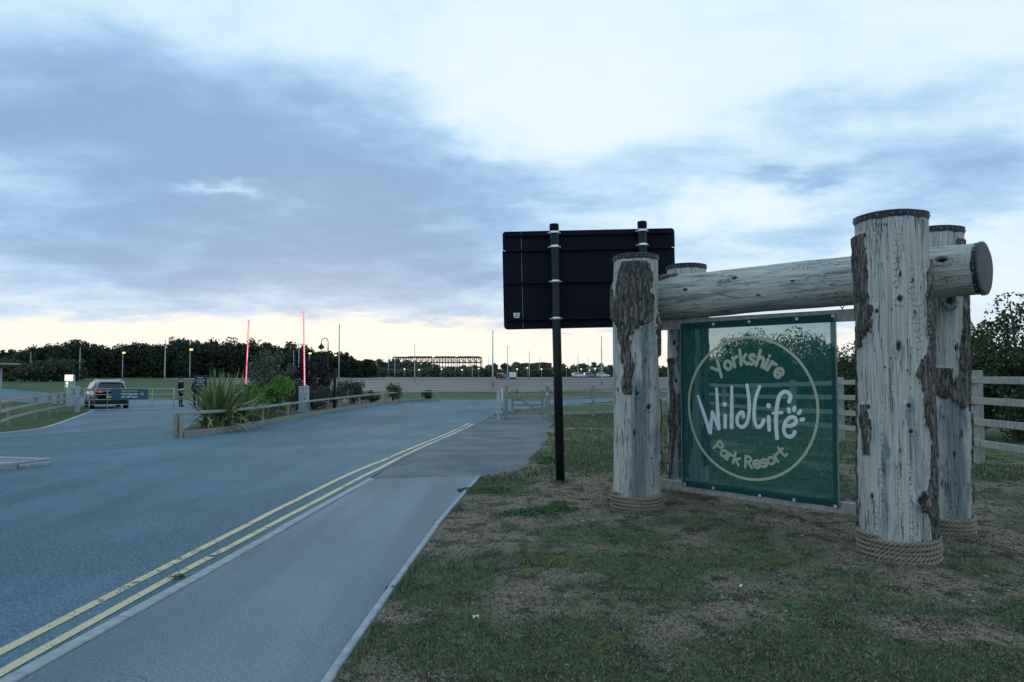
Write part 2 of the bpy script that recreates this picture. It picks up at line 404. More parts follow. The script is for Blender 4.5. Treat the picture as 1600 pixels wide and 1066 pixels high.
m_hem = mat('folded mesh hem', f_mesh((.006, .066, .070), .22, (.6, .8, .82)))
m_binding = mat('pale seam binding', f_mesh((.20, .25, .24), .25, (.8, .9, .9)))
m_print_cream = mat('cream print', f_mesh((.42, .45, .37), .08, (.9, .95, .9)))
m_print_white = mat('white print', f_mesh((.62, .65, .70), .03, (1, 1, 1)))

# ================================================================== THE SETTING
YC = [-20, 0, 3] + [8 + .5 * i for i in range(45)] + [35, 40, 50, 70, 110] + list(range(120, 301, 15)) + [420]
def sheet(name, poly, m, zf, label=None, parent=None, thick=0.):
    bm = bmesh.new(); vs_ = [bm.verts.new((x, y, 0)) for x, y in poly]; f0 = bm.faces.new(vs_)
    bm.normal_update()
    if f0.normal.z < 0: f0.normal_flip()
    bmesh.ops.triangulate(bm, faces=bm.faces[:])
    for yc in YC:
        bmesh.ops.bisect_plane(bm, geom=bm.verts[:] + bm.edges[:] + bm.faces[:], plane_co=(0, yc, 0), plane_no=(0, 1, 0))
    for v in bm.verts: v.co.z = float(zf(v.co.y))
    if thick:
        r = bmesh.ops.extrude_face_region(bm, geom=bm.faces[:])
        for g in r['geom']:
            if isinstance(g, bmesh.types.BMVert): g.co.z += thick
    me = bpy.data.meshes.new(name); bm.to_mesh(me); bm.free()
    o = link(name, me, m, parent)
    if parent is None: o['kind'] = 'structure'
    if label: o['label'] = label
    return o
sheet('ground', [(-1500, -20), (1500, -20), (1500, 2500), (-1500, 2500)], m_grass, lambda y: float(T(y)) - .12 * (1 - float(S(12, 22, y))) - .03, 'short green grass field around the road')
road_poly = [(-2.79, -6), (-2.76, 3.9), (-2.62, 5.8), (-2.26, 11.3), (-1.85, 19), (-1.5, 28), (-.85, 35.5), (.5, 40), (3.4, 46.5), (7.2, 51.5), (14, 54), (30, 56), (110, 60),
             (110, 68), (30, 64), (8.3, 60.5), (4.3, 59), (0, 56.5), (-3, 55), (-6, 56), (-12, 57), (-19, 51.5), (-30, 56.5), (-43, 69), (-65, 92), (-100, 125), (-125, 120),
             (-70, 66), (-37, 52), (-29, 47), (-24.8, 43), (-23.3, 39.8), (-22, 37.2), (-19.2, 30.8), (-17.1, 26), (-16.4, 23), (-16.2, 18), (-18, 8), (-22, -6)]
sheet('road', road_poly, m_road, TR, 'blue grey asphalt road bending right at the far end')
sheet('branch_road', [(-16.35, 22.2), (-14.2, 23.6), (-13.4, 27), (-14.5, 32), (-16, 37), (-18.0, 42), (-19.0, 50.8), (-29.5, 55.5), (-24.9, 43.4), (-23.3, 40), (-22, 37.4), (-19.2, 31), (-17.1, 26.2)],
      mat('paler asphalt', f_asphalt((.085, .13, .185), (.115, .165, .225), .4, .2)), lambda y: float(TR(y)) + .0045, 'paler resurfaced asphalt in front of the closed field gate')
foot_poly = [(-2.68, -2), (-2.64, 3.9), (-2.5, 5.8), (-2.14, 11.3), (-.56, 11.55), (-.84, 7.9), (-.96, 5.4), (-1.0, 3.9), (-1.05, -2)]
pavement = sheet('pavement', foot_poly, m_foot, lambda y: float(T(y)) + .002, 'pale grey asphalt footway beside the road')
sheet('gravel_track', [(-2.24, 11.32), (-.3, 11.58), (.45, 12.1), (.95, 15), (1.35, 19), (1.85, 25), (2.2, 32), (2.2, 36), (-.2, 36), (-.9, 34.5), (-1.5, 28), (-1.85, 19)],
      m_gravel, lambda y: float(TR(y)) - .002, 'dark trodden gravel track leading to the wooden gate')
sheet('car_park', [(-118, 246), (-100, 205), (-66, 152), (-40, 110), (-25, 84), (-12, 78), (12, 76), (40, 77), (120, 84), (125, 246)], m_gravel if False else mat('car park surface', f_asphalt((.060, .054, .056), (.088, .080, .080), .3, .1)),
      lambda y: float(T(y)) + .0, 'wide empty grey car park beyond the road')
cp = bpy.data.objects['car_park']
m_pale = mottled('pale concrete strip', (.21, .18, .165), (.32, .275, .25), .15, .9, .1, world_=True)
for y0, y1, xl in ((80, 82, -16), (90, 94, -26), (105, 110, -35), (128, 134, -48), (160, 167, -68), (205, 214, -98), (236, 243, -112)):
    sheet('parking_aisle', [(xl, y0), (105, y0 + 2), (105, y1 + 2), (xl, y1)], m_pale, lambda y: float(T(y)) + .012, None, cp)
# kerbstones and edging stones of the footway
def along(pts, t):
    L = [math.dist(pts[i], pts[i + 1]) for i in range(len(pts) - 1)]; i = 0
    while i < len(L) - 1 and t > L[i]: t -= L[i]; i += 1
    u = t / L[i]; a, b = pts[i], pts[i + 1]; return (a[0] + (b[0] - a[0]) * u, a[1] + (b[1] - a[1]) * u)
def stones(name, pts, step_, w, h, ztop, gap=.006):
    tot = sum(math.dist(pts[i], pts[i + 1]) for i in range(len(pts) - 1)); n = int(tot / step_); rnd = random.Random(5)
    for k in range(n):
        a, b = along(pts, k * tot / n + gap / 2), along(pts, (k + 1) * tot / n - gap / 2)
        dz = rnd.uniform(-.003, .003); j = rnd.uniform(-.003, .003)
        za, zb = float(ztop(a[1])) + dz - h / 2, float(ztop(b[1])) + dz - h / 2
        MB().bar((a[0] + j, a[1], za), (b[0] + j, b[1], zb), w, h, .008).build(name, m_kerb, pavement)
stones('kerbstone', [(-2.735, -1.5), (-2.70, 3.9), (-2.56, 5.8), (-2.20, 11.3)], .915, .10, .16, lambda y: float(T(y)) + .012)
stones('edging_stone', [(-1.02, -1.5), (-.985, 3.9), (-.93, 5.4), (-.81, 7.9), (-.53, 11.5)], .915, .055, .14, lambda y: float(T(y)) + .024)
def ribbon(name, pts, w, m, zf, label):
    V, F = [], []
    dense = []
    for i in range(len(pts) - 1):
        n = max(2, int(math.dist(pts[i], pts[i + 1]) / .4))
        dense += [(pts[i][0] + (pts[i + 1][0] - pts[i][0]) * k / n, pts[i][1] + (pts[i + 1][1] - pts[i][1]) * k / n) for k in range(n)]
    dense.append(pts[-1])
    for i, (x, y) in enumerate(dense):
        a, b = dense[max(i - 1, 0)], dense[min(i + 1, len(dense) - 1)]; tx, ty = b[0] - a[0], b[1] - a[1]; L = math.hypot(tx, ty)
        nx, ny = -ty / L * w / 2, tx / L * w / 2
        for sg in (-1, 1): V.append((x + nx * sg, y + ny * sg, float(zf(y + ny * sg))))
        if i: F.append((2 * i - 2, 2 * i - 1, 2 * i + 1, 2 * i))
    mb = MB(); mb.add(V, F); o = mb.build(name, m, None); o['kind'] = 'structure'; o['label'] = label; return o
zl = lambda y: float(TR(y)) + .005
ribbon('yellow_line', [(-3.19, -1), (-3.18, 2), (-3.16, 4.3), (-3.09, 6.05), (-2.96, 8.9), (-2.80, 10.6), (-2.47, 13.8), (-2.2, 19), (-1.97, 25.2), (-1.75, 29.5)], .085, m_yellow, zl, 'worn yellow line on the road, farther from the kerb')
ribbon('yellow_line', [(-2.97, -1), (-2.96, 2), (-2.93, 4.3), (-2.86, 6.2), (-2.70, 8.6), (-2.30, 12.6), (-2.02, 19), (-1.76, 25.2), (-1.55, 29.0)], .08, m_yellow, zl, 'broken worn yellow line nearest the kerb')
m_edge = mottled('pale channel edge', (.34, .34, .33), (.44, .43, .41), 3, .85, .1, world_=True)
ribbon('road_edge', [(-16.4, 22.6), (-17.0, 25.9), (-19.1, 30.7), (-21.9, 37.1), (-23.0, 39.5)], .13, m_edge, zl, 'pale edging strip where the road meets the left grass verge')

# rough turf under the sign
xs = np.concatenate([np.arange(-1.2, 9.6, .075), np.arange(9.6, 30, .6)]); ys = np.concatenate([np.arange(1.2, 14, .075), np.arange(14, 36, .22)])
GX, GY = np.meshgrid(xs, ys, indexing='ij')
def ledge(y):
    y = np.asarray(y, float)
    return S(11.5, 13.5, y) * .55 * (fbm(y * 1.3, y * 0, 0, 71, 4) - .5) + .022 * (fbm(y * 5, y * 0, 0, 72, 4) - .35) + np.interp(y, [0, 3.9, 5.4, 7.9, 11.5, 12.2, 15, 19, 25, 32, 36], [-1.0, -.955, -.90, -.78, -.50, .02, .5, .9, 1.4, 1.8, 1.85])
def bumpz(x, y):
    near = S(0, .9, np.asarray(x) - ledge(y))
    z = T(y) + .004 + .017 * near + sum(.014 * np.exp(-((np.hypot(np.asarray(x) - a, np.asarray(y) - b) - .33) / .13)**2) for a, b in ((1.5, 8.68), (3.43, 6.44), (2.36, 9.63), (4.37, 7.39))) + near * (.055 * (fbm(np.asarray(x) * .9, np.asarray(y) * .9, 0, 11) - .5) + .055 * (fbm(np.asarray(x) * 5, np.asarray(y) * 5, 0, 17, 3) - .45))
    return z
def turf(x, y):
    x = np.asarray(x); y = np.asarray(y)
    n = fbm(x * .55 + 3, y * .55, 0, 31, 4) * .65 + fbm(x * 2.4, y * 2.4, 0, 41, 3) * .45
    wear = 0
    for cx, cy_, r in ((1.5, 8.4, .9), (3.4, 6.3, .9), (2.6, 7.2, 1.0), (4.4, 7.3, .9), (2.3, 9.6, .8), (.8, 10.8, .7), (3.6, 5.8, .6)):
        wear = np.maximum(wear, np.exp(-((x - cx)**2 + (y - cy_)**2) / r**2))
    return (n - .55) * 1.5 + .55 - .32 * wear + .10 * S(9, 16, y) - .08 * (1 - S(.1, .6, x - ledge(y)))
GXs = np.maximum(GX, ledge(GY)); GZ = bumpz(GXs, GY)
nx, ny = GX.shape; ii = np.arange(nx * ny).reshape(nx, ny)
FQ = np.stack([ii[:-1, :-1], ii[1:, :-1], ii[1:, 1:], ii[:-1, 1:]], -1).reshape(-1, 4)
keep = (np.ptp(GXs.ravel()[FQ], axis=1) > 1e-4)
vg = np_mesh('grass_verge', np.stack([GXs, GY, GZ], -1).reshape(-1, 3), FQ[keep], m_verge, None, True, {'turf': turf(GXs, GY)})
tag(vg, 'patchy turf and bare soil verge under the log sign', kind='structure')

# ------------------------------------------------------------------ small ground cover
rng = np.random.default_rng(7)
def tri_blades(name, P, h, w, lean, m, label):
    n = len(P); a = rng.uniform(0, 2 * np.pi, n); hh = h * rng.uniform(.5, 1.3, n); ww = w * rng.uniform(.7, 1.4, n)
    dx, dy = np.cos(a) * ww / 2, np.sin(a) * ww / 2; la = rng.uniform(0, 2 * np.pi, n); ll = hh * lean * rng.uniform(.2, 1.3, n)
    V = np.empty((n, 3, 3)); V[:, 0] = P + np.stack([dx, dy, 0 * dx - .004], -1); V[:, 1] = P - np.stack([dx, dy, 0 * dx + .004], -1)
    V[:, 2] = P + np.stack([np.cos(la) * ll, np.sin(la) * ll, hh], -1)
    o = np_mesh(name, V.reshape(-1, 3), np.arange(3 * n).reshape(-1, 3), m); return tag(o, label, 'grass', kind='stuff')
def scatter(n, ymin, ymax, pw, cond):
    u = rng.random(n); y = ymin + (ymax - ymin) * u**pw; x = ledge(y) + .02 + rng.random(n) * (np.minimum(9.4, y * .78 + .8) - ledge(y))
    k = cond(x, y); return x[k], y[k]
x, y = scatter(620000, 3.2, 15, 1.9, lambda x, y: turf(x, y) + rng.normal(0, .09, len(x)) > .575)
P = np.stack([x, y, bumpz(x, y)], -1)
tri_blades('turf_blades', P, .015, .006, 1.1, m_blade, 'short patchy turf growing on the verge')
x, y = scatter(90000, 11, 36, 1.2, lambda x, y: turf(x, y) + rng.normal(0, .1, len(x)) > .52)
tri_blades('far_turf', np.stack([x, y, bumpz(x, y)], -1), .06, .02, .8, m_blade, 'longer grass on the verge behind the sign')
x, y = scatter(90000, 3.2, 13, 1.8, lambda x, y: np.ones(len(x), bool))
tri_blades('dry_litter', np.stack([x, y, bumpz(x, y) + .003], -1), .008, .016, 2.6, m_litter, 'dead stalks and leaf litter on the verge')
tx, ty = [], []
for a, b, r0_ in ((1.5, 8.68, .36), (3.43, 6.44, .385), (2.36, 9.63, .35), (4.37, 7.39, .36), (.72, 10.74, .09)):
    th_ = rng.uniform(0, 6.28, 900); kk = fbm(np.cos(th_) * 2 + a, np.sin(th_) * 2, 0, 91) > .47; rr_ = r0_ + np.abs(rng.normal(0, .07, 900))
    tx.append((a + rr_ * np.cos(th_))[kk]); ty.append((b + rr_ * np.sin(th_))[kk])
ye = rng.uniform(3.3, 11.5, 5200); kk = fbm(ye * 1.6, ye * 0, 0, 95) > .58; tx.append((ledge(ye) + np.abs(rng.normal(0, .05, 5200)) + .02)[kk]); ty.append(ye[kk])
cx_, cy_2 = scatter(260, 3.4, 12, 1.5, lambda x, y: turf(x, y) > .5)
for a, b in zip(cx_, cy_2): tx.append(a + rng.normal(0, .03, 26)); ty.append(b + rng.normal(0, .03, 26))
tx, ty = np.concatenate(tx), np.concatenate(ty)
tri_blades('grass_tufts', np.stack([tx, ty, bumpz(tx, ty)], -1), .045, .006, .7, m_blade, 'longer grass tufts around the post bases and path edge')
def pebbles(name, x, y, size, m, label):
    n = len(x); V = []; F = []
    base = np.array([(1, 0, 0), (.4, .9, 0), (-.7, .7, 0), (-.9, -.4, 0), (.1, -1, 0), (.1, .1, .8), (-.2, -.2, -.5)])
    f = [(0, 1, 5), (1, 2, 5), (2, 3, 5), (3, 4, 5), (4, 0, 5), (1, 0, 6), (2, 1, 6), (3, 2, 6), (4, 3, 6), (0, 4, 6)]
    s = size * rng.lognormal(0, .5, n); a = rng.uniform(0, 6.28, n); ca, sa = np.cos(a), np.sin(a)
    b = base[None] * s[:, None, None] * rng.uniform(.7, 1.3, (n, 7, 1)); b = b * np.array([1, .75, .6])
    V = np.stack([b[..., 0] * ca[:, None] - b[..., 1] * sa[:, None] + x[:, None], b[..., 0] * sa[:, None] + b[..., 1] * ca[:, None] + y[:, None], b[..., 2] + bumpz(x, y)[:, None] + .002], -1)
    F = (np.array(f)[None] + 7 * np.arange(n)[:, None, None]).reshape(-1, 3)
    o = np_mesh(name, V.reshape(-1, 3), F, m); return tag(o, label, 'stones', kind='stuff')
x, y = scatter(9000, 3.2, 14, 1.7, lambda x, y: (turf(x, y) < .56) | (rng.random(len(x)) < .15))
pebbles('pebbles', x, y, .0065, m_pebble, 'small pale stones strewn over the bare soil')
x, y = scatter(160, 3.4, 12, 1.5, lambda x, y: turf(x, y) < .6)
pebbles('larger_stones', x, y, .016, m_pebble, 'larger pale stones lying on the verge')
def clump(name, c, rx, ry, h, n, leaf, m, label, cat='weed', group=None, seed=1):
    r = np.random.default_rng(seed); a = r.uniform(0, 6.28, n); q = np.sqrt(r.random(n)); lump = np.clip(3.2 * (fbm(np.cos(a) * q * 3.2 + seed, np.sin(a) * q * 3.2, 0, seed) - .34), .05, 1.2)
    z = h * lump * (1 - q**2 * .8) * r.random(n)**.6
    P = np.stack([c[0] + rx * q * np.cos(a), c[1] + ry * q * np.sin(a), c[2] + z], -1)
    o = quads(name, P, leaf, m, None, r, flat=.3); return tag(o, label, cat, group)
def quads(name, P, size, m, parent=None, r=None, flat=0., aspect=1.7, kind=None):
    r = r or rng; n = len(P); u = r.normal(size=(n, 3)); u[:, 2] *= (1 - flat); u /= np.linalg.norm(u, axis=1)[:, None]
    v = r.normal(size=(n, 3)); v -= u * (u * v).sum(1)[:, None]; v /= np.linalg.norm(v, axis=1)[:, None]
    s = size * r.uniform(.6, 1.4, n)[:, None]; u = u * s * aspect / 2; v = v * s / 2
    V = np.stack([P - u, P - u * .1 + v, P + u, P - u * .1 - v], 1).reshape(-1, 3)
    o = np_mesh(name, V, np.arange(4 * n).reshape(-1, 4), m, parent)
    if kind: o['kind'] = kind
    return o
def gz(x, y): return float(bumpz(x, y))
clump('weed_clump', (.22, 8.35, gz(.22, 8.35)), .36, .26, .085, 2300, .015, m_weed, 'low bright green weed patch, the wider one nearer the left log', seed=3)
clump('weed_clump', (.52, 8.55, gz(.52, 8.55)), .27, .24, .14, 2300, .015, m_weed, 'taller bright green weed tuft beside the wide weed patch', seed=4)
clump('weed_clump', (-.38, 10.1, gz(-.38, 10.1)), .38, .26, .07, 1800, .015, m_weed, 'green weed patch at the top end of the footway edging', seed=5)
clump('weed_clump', (-.80, 5.55, gz(-.8, 5.55)), .17, .12, .035, 600, .012, m_weed, 'flat green weed tuft against the footway edging', seed=6)
clump('weed_clump', (-.58, 4.7, gz(-.5, 4.7)), .13, .10, .03, 400, .011, m_weed, 'small isolated green tuft nearest the camera on the verge', seed=7)
clump('kerb_weed', (-2.80, 6.1, -.07), .045, .06, .06, 70, .014, m_weed, 'small weed sprouting between kerb and yellow line', seed=8)
clump('weed_clump', (.7, 13.2, gz(.7, 13.2)), .2, .2, .14, 700, .03, m_weed, 'green weed tuft left of the black sign post', seed=9)
def scrap(x, y, rz, label):
    mb = MB(); z = gz(x, y) + .012
    V = []; F = []
    for i in range(5):
        for j in range(3):
            V.append((x + math.cos(rz) * (i - 2) * .010 - math.sin(rz) * (j - 1) * .010, y + math.sin(rz) * (i - 2) * .010 + math.cos(rz) * (j - 1) * .010, z + .008 * math.sin(i * 1.7 + j * 2.1 + x * 9)))
    for i in range(4):
        for j in range(2): F.append((i * 3 + j, i * 3 + j + 1, i * 3 + j + 4, i * 3 + j + 3))
    tag(mb.add(V, F).build('litter_scrap', m_white), label, 'litter')
scrap(-.24, 4.82, .3, 'crumpled white litter scrap near the footway edging')
scrap(1.75, 5.56, 1.1, 'thin white litter scrap in front of the banner')
scrap(3.3, 5.2, 2.0, 'white litter scrap to the right of the front log')

# ================================================================== LOG SIGN FRAME
FRAME = Vector((2.9, 8.0, 0))
frame = thing('log_sign_frame', 'huge weathered log frame with four posts, cross beam and rope coils', 'sign frame', FRAME)
def log_part(name, p0, axis, L, R0, R1, strips, knots, seed, ref, side, nt=220, nz=380, label=None, stains=()):
    """a log: centre line from p0 along axis; angle 0 = ref direction, +90 = side direction."""
    th = np.linspace(-np.pi, np.pi, nt, endpoint=False); zs = np.linspace(0, L, nz); TH, Z = np.meshgrid(th, zs, indexing='ij')
    ct, st = np.cos(TH), np.sin(TH); deg = np.degrees(TH)
    r = R0 + (R1 - R0) * Z / L
    r = r * (1 + .085 * (fbm(ct * 1.1 + 5, st * 1.1, Z * .9, seed) - .5) * 2 + .03 * (fbm(ct * 3, st * 3, Z * 1.6, seed + 5, 3) - .5))
    bark = np.zeros_like(r)
    for pts in strips:                                             # pts: (z, centre deg, half width deg)
        a = np.array(sorted(pts)); c = np.interp(Z, a[:, 0], a[:, 1]); hw = np.interp(Z, a[:, 0], a[:, 2])
        dd = np.abs((deg - c + 180) % 360 - 180)
        wob = (fbm(ct * 4, st * 4, Z * 4.5, seed + 9) - .5) * 26 + (vnoise(ct * 22, st * 22, Z * 16, seed + 3) - .5) * 7
        ins = S(-1.6, 1.6, hw + wob - dd) * S(-.02, .02, Z - a[0, 0]) * S(-.02, .02, a[-1, 0] - Z)
        bark = np.maximum(bark, ins)
    stain = np.zeros_like(r)
    for sd_, sw, z0_, z1_, sk in stains:
        stain = np.maximum(stain, sk * np.exp(-(((deg - sd_ + 180) % 360 - 180) / sw)**2) * S(-.25, .25, Z - z0_) * S(-.25, .25, z1_ - Z))
    ridges = fbm(ct * 9, st * 9, Z * 2.6, seed + 20, 4); plates = vnoise(ct * 24, st * 24, Z * 7, seed + 21)
    fur = 1 - np.exp(-((fbm(ct * 6.5, st * 6.5, Z * 1.7, seed + 22, 3) - .5) / .05)**2)
    r = r + bark * (.004 + .026 * ridges + .012 * plates + .010 * fur) + .0025 * (vnoise(ct * 40, st * 40, Z * 3, seed + 30) - .5)
    knot = np.zeros_like(r)
    for kd, kz, kr, kt in knots:                                   # angle, height, radius, tallness
        dx = ((deg - kd + 180) % 360 - 180) / 57.3 * R0; dz = (Z - kz) / kt
        q = np.sqrt(dx * dx + dz * dz) / kr * (1 + .5 * (vnoise(ct * 30, st * 30, Z * 30, seed + 40) - .5))
        knot = np.maximum(knot, S(1.15, .55, q) if False else 1 - S(.5, 1.15, q))
        r = r + kr * .45 * np.exp(-((q - 1.3) / .5)**2) - kr * .35 * np.exp(-(q / .7)**2)
    ref, side, ax = (np.array(v, float) for v in (ref, side, axis))
    P = np.array(p0) + ax * Z[..., None] + (ref * ct[..., None] + side * st[..., None]) * r[..., None]
    i = np.arange(nt * nz).reshape(nt, nz); j = np.roll(i, -1, 0)
    F = np.stack([i[:, :-1], j[:, :-1], j[:, 1:], i[:, 1:]], -1).reshape(-1, 4)
    V = np.vstack([P.reshape(-1, 3), np.array(p0) + ax * 0.0, np.array(p0) + ax * L])
    n0 = nt * nz
    caps = np.array([(i[k, 0], n0, n0, i[(k + 1) % nt, 0]) for k in range(nt)])
    fl = lambda A: np.append(A.ravel(), [0, 0])
    if np.dot(np.cross(ref, side), ax) < 0: F = F[:, ::-1]
    o = np_mesh(name, V, F, m_log, frame, True, {'bark': fl(bark), 'knot': fl(knot), 'stain': fl(stain), 'along': np.append(Z.ravel() + seed, [0, 0]), 'around': np.append(TH.ravel() * R0 + 7.3 * seed, [0, 0])})
    if label: o['label'] = label
    top = np.array([P[k, -1] for k in range(nt)]); bot = np.array([P[k, 0] for k in range(nt)])
    return o, top, bot
def cap_part(parent, ring, ax, name='cap', nails=26, band=.05, skip=7):
    """folded black sheet over a log end with a row of nails"""
    ring = ring[::skip]; c = ring.mean(0); ax = np.array(ax); n = len(ring); V = []; F = []
    for k in range(n):
        out = (ring[k] - c); out /= np.linalg.norm(out); j = .006 * math.sin(k * 2.3) + .004 * math.sin(k * 5.1)
        V += [ring[k] + out * .007 - ax * (band + j), ring[k] + out * .012 + ax * .008, ring[k] - out * .015 + ax * .016]
    V.append(c + ax * .02)
    for k in range(n):
        a, b = 3 * k, 3 * ((k + 1) % n); F += [(a, b, b + 1, a + 1), (a + 1, b + 1, b + 2, a + 2), (a + 2, b + 2, 3 * n, 3 * n)]
    mb = MB(); mb.add(V, [tuple(dict.fromkeys(f)) for f in F]); o = mb.build(name, m_cap, parent, False)
    nb = MB(); full = ring
    for k in range(nails):
        p = full[int(k * n / nails) % n]; out = (p - c) / np.linalg.norm(p - c); nb.ell(tuple(p + out * .012 - ax * band * .45), (.006, .006, .006), 6, 4)
    nb.build('nail_row', m_rivet, parent)['kind'] = 'stuff'
def rope_part(parent, cx, cy_, r, turns, seed):
    rr = .0225; pts = []; z0 = gz(cx - .2, cy_ - .28) + .016
    V = []; F = []; n = int(turns * 150); k6 = 6
    tw = round(2 * math.pi * r / .11)
    for sidx in range(3):
        o = len(V)
        for i in range(n + 1):
            a = i / 150 * 2 * math.pi; z = z0 - .045 + i / 150 * .041 + .006 * math.sin(a * 1.0 + seed) + .003 * math.sin(a * 3.1 + seed)
            turn = i / 150; Rr = r + .022 + .008 * max(0, 2.2 - turn) * .6 + .004 * math.sin(a * 2.3 + seed * 2)
            ph = tw * a / (2 * math.pi) * 2 * math.pi / 1.0 / 1.0 + sidx * 2.0944
            ph = a * tw + sidx * 2.0944
            cr, cz = Rr + math.cos(ph) * rr * .60, z + math.sin(ph) * rr * .60
            fade = min(1, i / 6, (n - i) / 6) * .9 + .1
            for q in range(k6):
                b = q / k6 * 2 * math.pi; rad = cr + math.cos(b) * rr * .50 * fade; V.append((cx + rad * math.cos(a), cy_ + rad * math.sin(a), cz + math.sin(b) * rr * .50 * fade))
        for i in range(n):
            for q in range(k6):
                a, b = o + i * k6 + q, o + i * k6 + (q + 1) % k6; F.append((a, a + k6, b + k6, b))
    np_mesh('rope_coil', np.array(V), np.array(F), m_rope, parent, True)
POSTS = [
 (1.50, 8.68, .272, .262, 3.06, 'front left log, bark still on its upper half',
  [[(1.45, -22, 9), (1.8, -22, 14), (2.15, -24, 17), (2.26, -20, 30), (2.34, -8, 62), (2.6, -5, 54), (2.85, -4, 44), (3.03, -4, 34)], [(2.35, -95, 22), (2.55, -95, 30), (2.8, -95, 14)], [(1.9, 78, 4), (2.1, 76, 9), (2.32, 78, 10)], [(.5, 96, 5), (1.2, 95, 8), (1.5, 95, 4)]],
  [(14, 2.28, .035, 1), (-30, 2.27, .03, 1), (2, 1.46, .026, 1.4), (32, 1.30, .035, 1), (70, 2.33, .05, 1.2), (-50, 1.5, .02, 2), (72, .62, .03, 1.2), (-5, 1.0, .018, 2.5), (24, 1.85, .014, 2)]),
 (3.43, 6.44, .295, .290, 3.06, 'front right log, nearest and palest, bark strips down both edges',
  [[(1.93, -60, 8), (2.1, -62, 22), (2.6, -66, 25), (2.95, -70, 24)], [(.22, 66, 6), (.5, 62, 16), (.62, 54, 24), (.75, 68, 14), (1.1, 72, 12), (1.45, 66, 22), (1.7, 62, 30), (1.9, 74, 16), (2.2, 78, 14), (2.7, 80, 10)], [(.98, -50, 6), (1.15, -48, 10), (1.42, -52, 7)], [(.3, -100, 12), (2.0, -98, 6)]],
  [(11, 2.34, .026, 1.3), (-24, 2.24, .02, 1.4), (7, 1.93, .022, 2.2), (21, 1.42, .020, 1.1), (24, 1.2, .022, 1), (-42, .62, .020, 1.6), (-46, 1.40, .022, 1.2), (33, 2.5, .012, 2.6), (36, 2.22, .011, 3), (12, 2.55, .012, 3), (20, 1.72, .010, 2), (-14, 1.75, .012, 1.2), (38, .62, .05, .8)]),
 (2.36, 9.63, .262, .255, 3.09, 'rear left log, dark and rough, partly behind the banner',
  [[(.3, -58, 9), (1.2, -52, 12), (1.9, -50, 8)], [(.35, -12, 16), (1.0, -8, 22), (1.6, -6, 18), (2.2, -2, 24), (2.6, 0, 12)], [(.5, 60, 20), (2.5, 60, 22)]],
  [(-40, 2.1, .03, 1.5), (-36, 1.6, .025, 1.5), (10, 2.95, .02, 1.5)]),
 (4.37, 7.39, .275, .268, 3.12, 'rear right log behind the nearest log',
  [[(1.35, 55, 10), (1.5, 50, 30), (1.7, 62, 24), (2.2, 72, 16), (2.6, 75, 12), (3.05, 60, 14)], [(1.45, 10, 6), (1.55, 12, 22), (1.75, 14, 16)], [(.4, 96, 10), (1.3, 92, 8)]],
  [(30, 2.42, .05, 1), (40, 1.95, .02, 2), (48, 1.1, .016, 3), (30, .9, .015, 3), (42, 2.8, .02, 1.5)]),
]
STAINS = [[(8, 26, -.1, 1.7, 1.0), (20, 10, 1.4, 2.2, .9), (60, 18, .0, 1.2, .5)], [(-18, 9, .2, 1.1, .7), (32, 12, .4, 1.2, .35), (8, 8, 1.8, 2.7, .35)], [(-30, 30, .2, 2.8, .5)], [(35, 35, .1, 1.7, .95), (20, 25, 2.2, 2.55, .9)]]
for i, (px_, py_, r0, r1, L, lab, strips, knots) in enumerate(POSTS):
    sl = math.hypot(px_, py_); sgt = (px_ / sl, py_ / sl)
    o, top, bot = log_part('log_post', (px_, py_, -.05), (0, 0, 1), L + .05, r0, r1, strips, knots, 3 + 11 * i, (-sgt[0], -sgt[1], 0), (sgt[1], -sgt[0], 0), label=lab, stains=STAINS[i])
    cap_part(o, top, (0, 0, 1)); rope_part(o, px_, py_, r0, 5.6 if i != 3 else 5.2, i * 1.7)
ML, MR = Vector((1.93, 9.155, 0)), Vector((3.90, 6.915, 0)); DIR = (MR - ML).normalized(); BACK = Vector((-DIR.y, DIR.x, 0)); BACK = BACK if BACK.y > 0 else -BACK
def fp(s, z, off=0.): p = ML + DIR * s + BACK * off; return Vector((p.x, p.y, z))
b0 = fp(-.42, 2.60); Lb = 3.565 + .42
beam, bt, bb = log_part('cross_beam', tuple(b0), tuple(DIR), Lb, .285, .240, [[(.3, 60, 10), (.5, 62, 16), (.75, 64, 6)]],
    [(10, .95, .025, 1.6), (28, 1.6, .03, 1.4), (20, 3.72, .035, 1.6), (5, 2.3, .016, 2), (-20, 1.9, .015, 2)], 77, tuple(-BACK), (0, 0, 1), nt=200, nz=460, label='long pale cracked log laid across between the posts')
cap_part(beam, bt, tuple(DIR), 'end_cap', 22, .035); cap_part(beam, bb, tuple(-DIR), 'end_cap', 22, .035)
for s_, (pf, pb) in ((0., (POSTS[0], POSTS[2])), (2.983, (POSTS[1], POSTS[3]))):
    MB().tube([(pf[0], pf[1], 2.6), (pb[0], pb[1], 2.6)], .014, 8).build('through_bolt', m_galv, frame)
# rails that carry the banner
def rail(s0, s1, z0, z1, label):
    o = MB().bar(fp(s0, z0), fp(s1, z1), .05, .125, .006).build('rail', m_timber, frame); o['label'] = label
rail(-.32, 2.98, 2.262, 2.243, 'upper timber rail above the banner'); rail(-.32, 2.98, .245, .265, 'lower timber rail below the banner')
for s_ in (.28, 2.285):
    mb = MB(); c = fp(s_, 2.355)
    mb.tube([c + Vector((DIR.x * .018 * math.cos(a), DIR.y * .018 * math.cos(a), .026 * math.sin(a))) for a in [k * math.pi / 6 for k in range(13)]], .005, 6)
    mb.tube([fp(s_, 2.31), fp(s_, 2.335)], .006, 6); mb.build('eye_bolt', m_rust, frame)
    MB().tube([fp(s_, 2.372), fp(s_, 2.42)], .006, 6).build('eye_bolt', m_rust, frame)

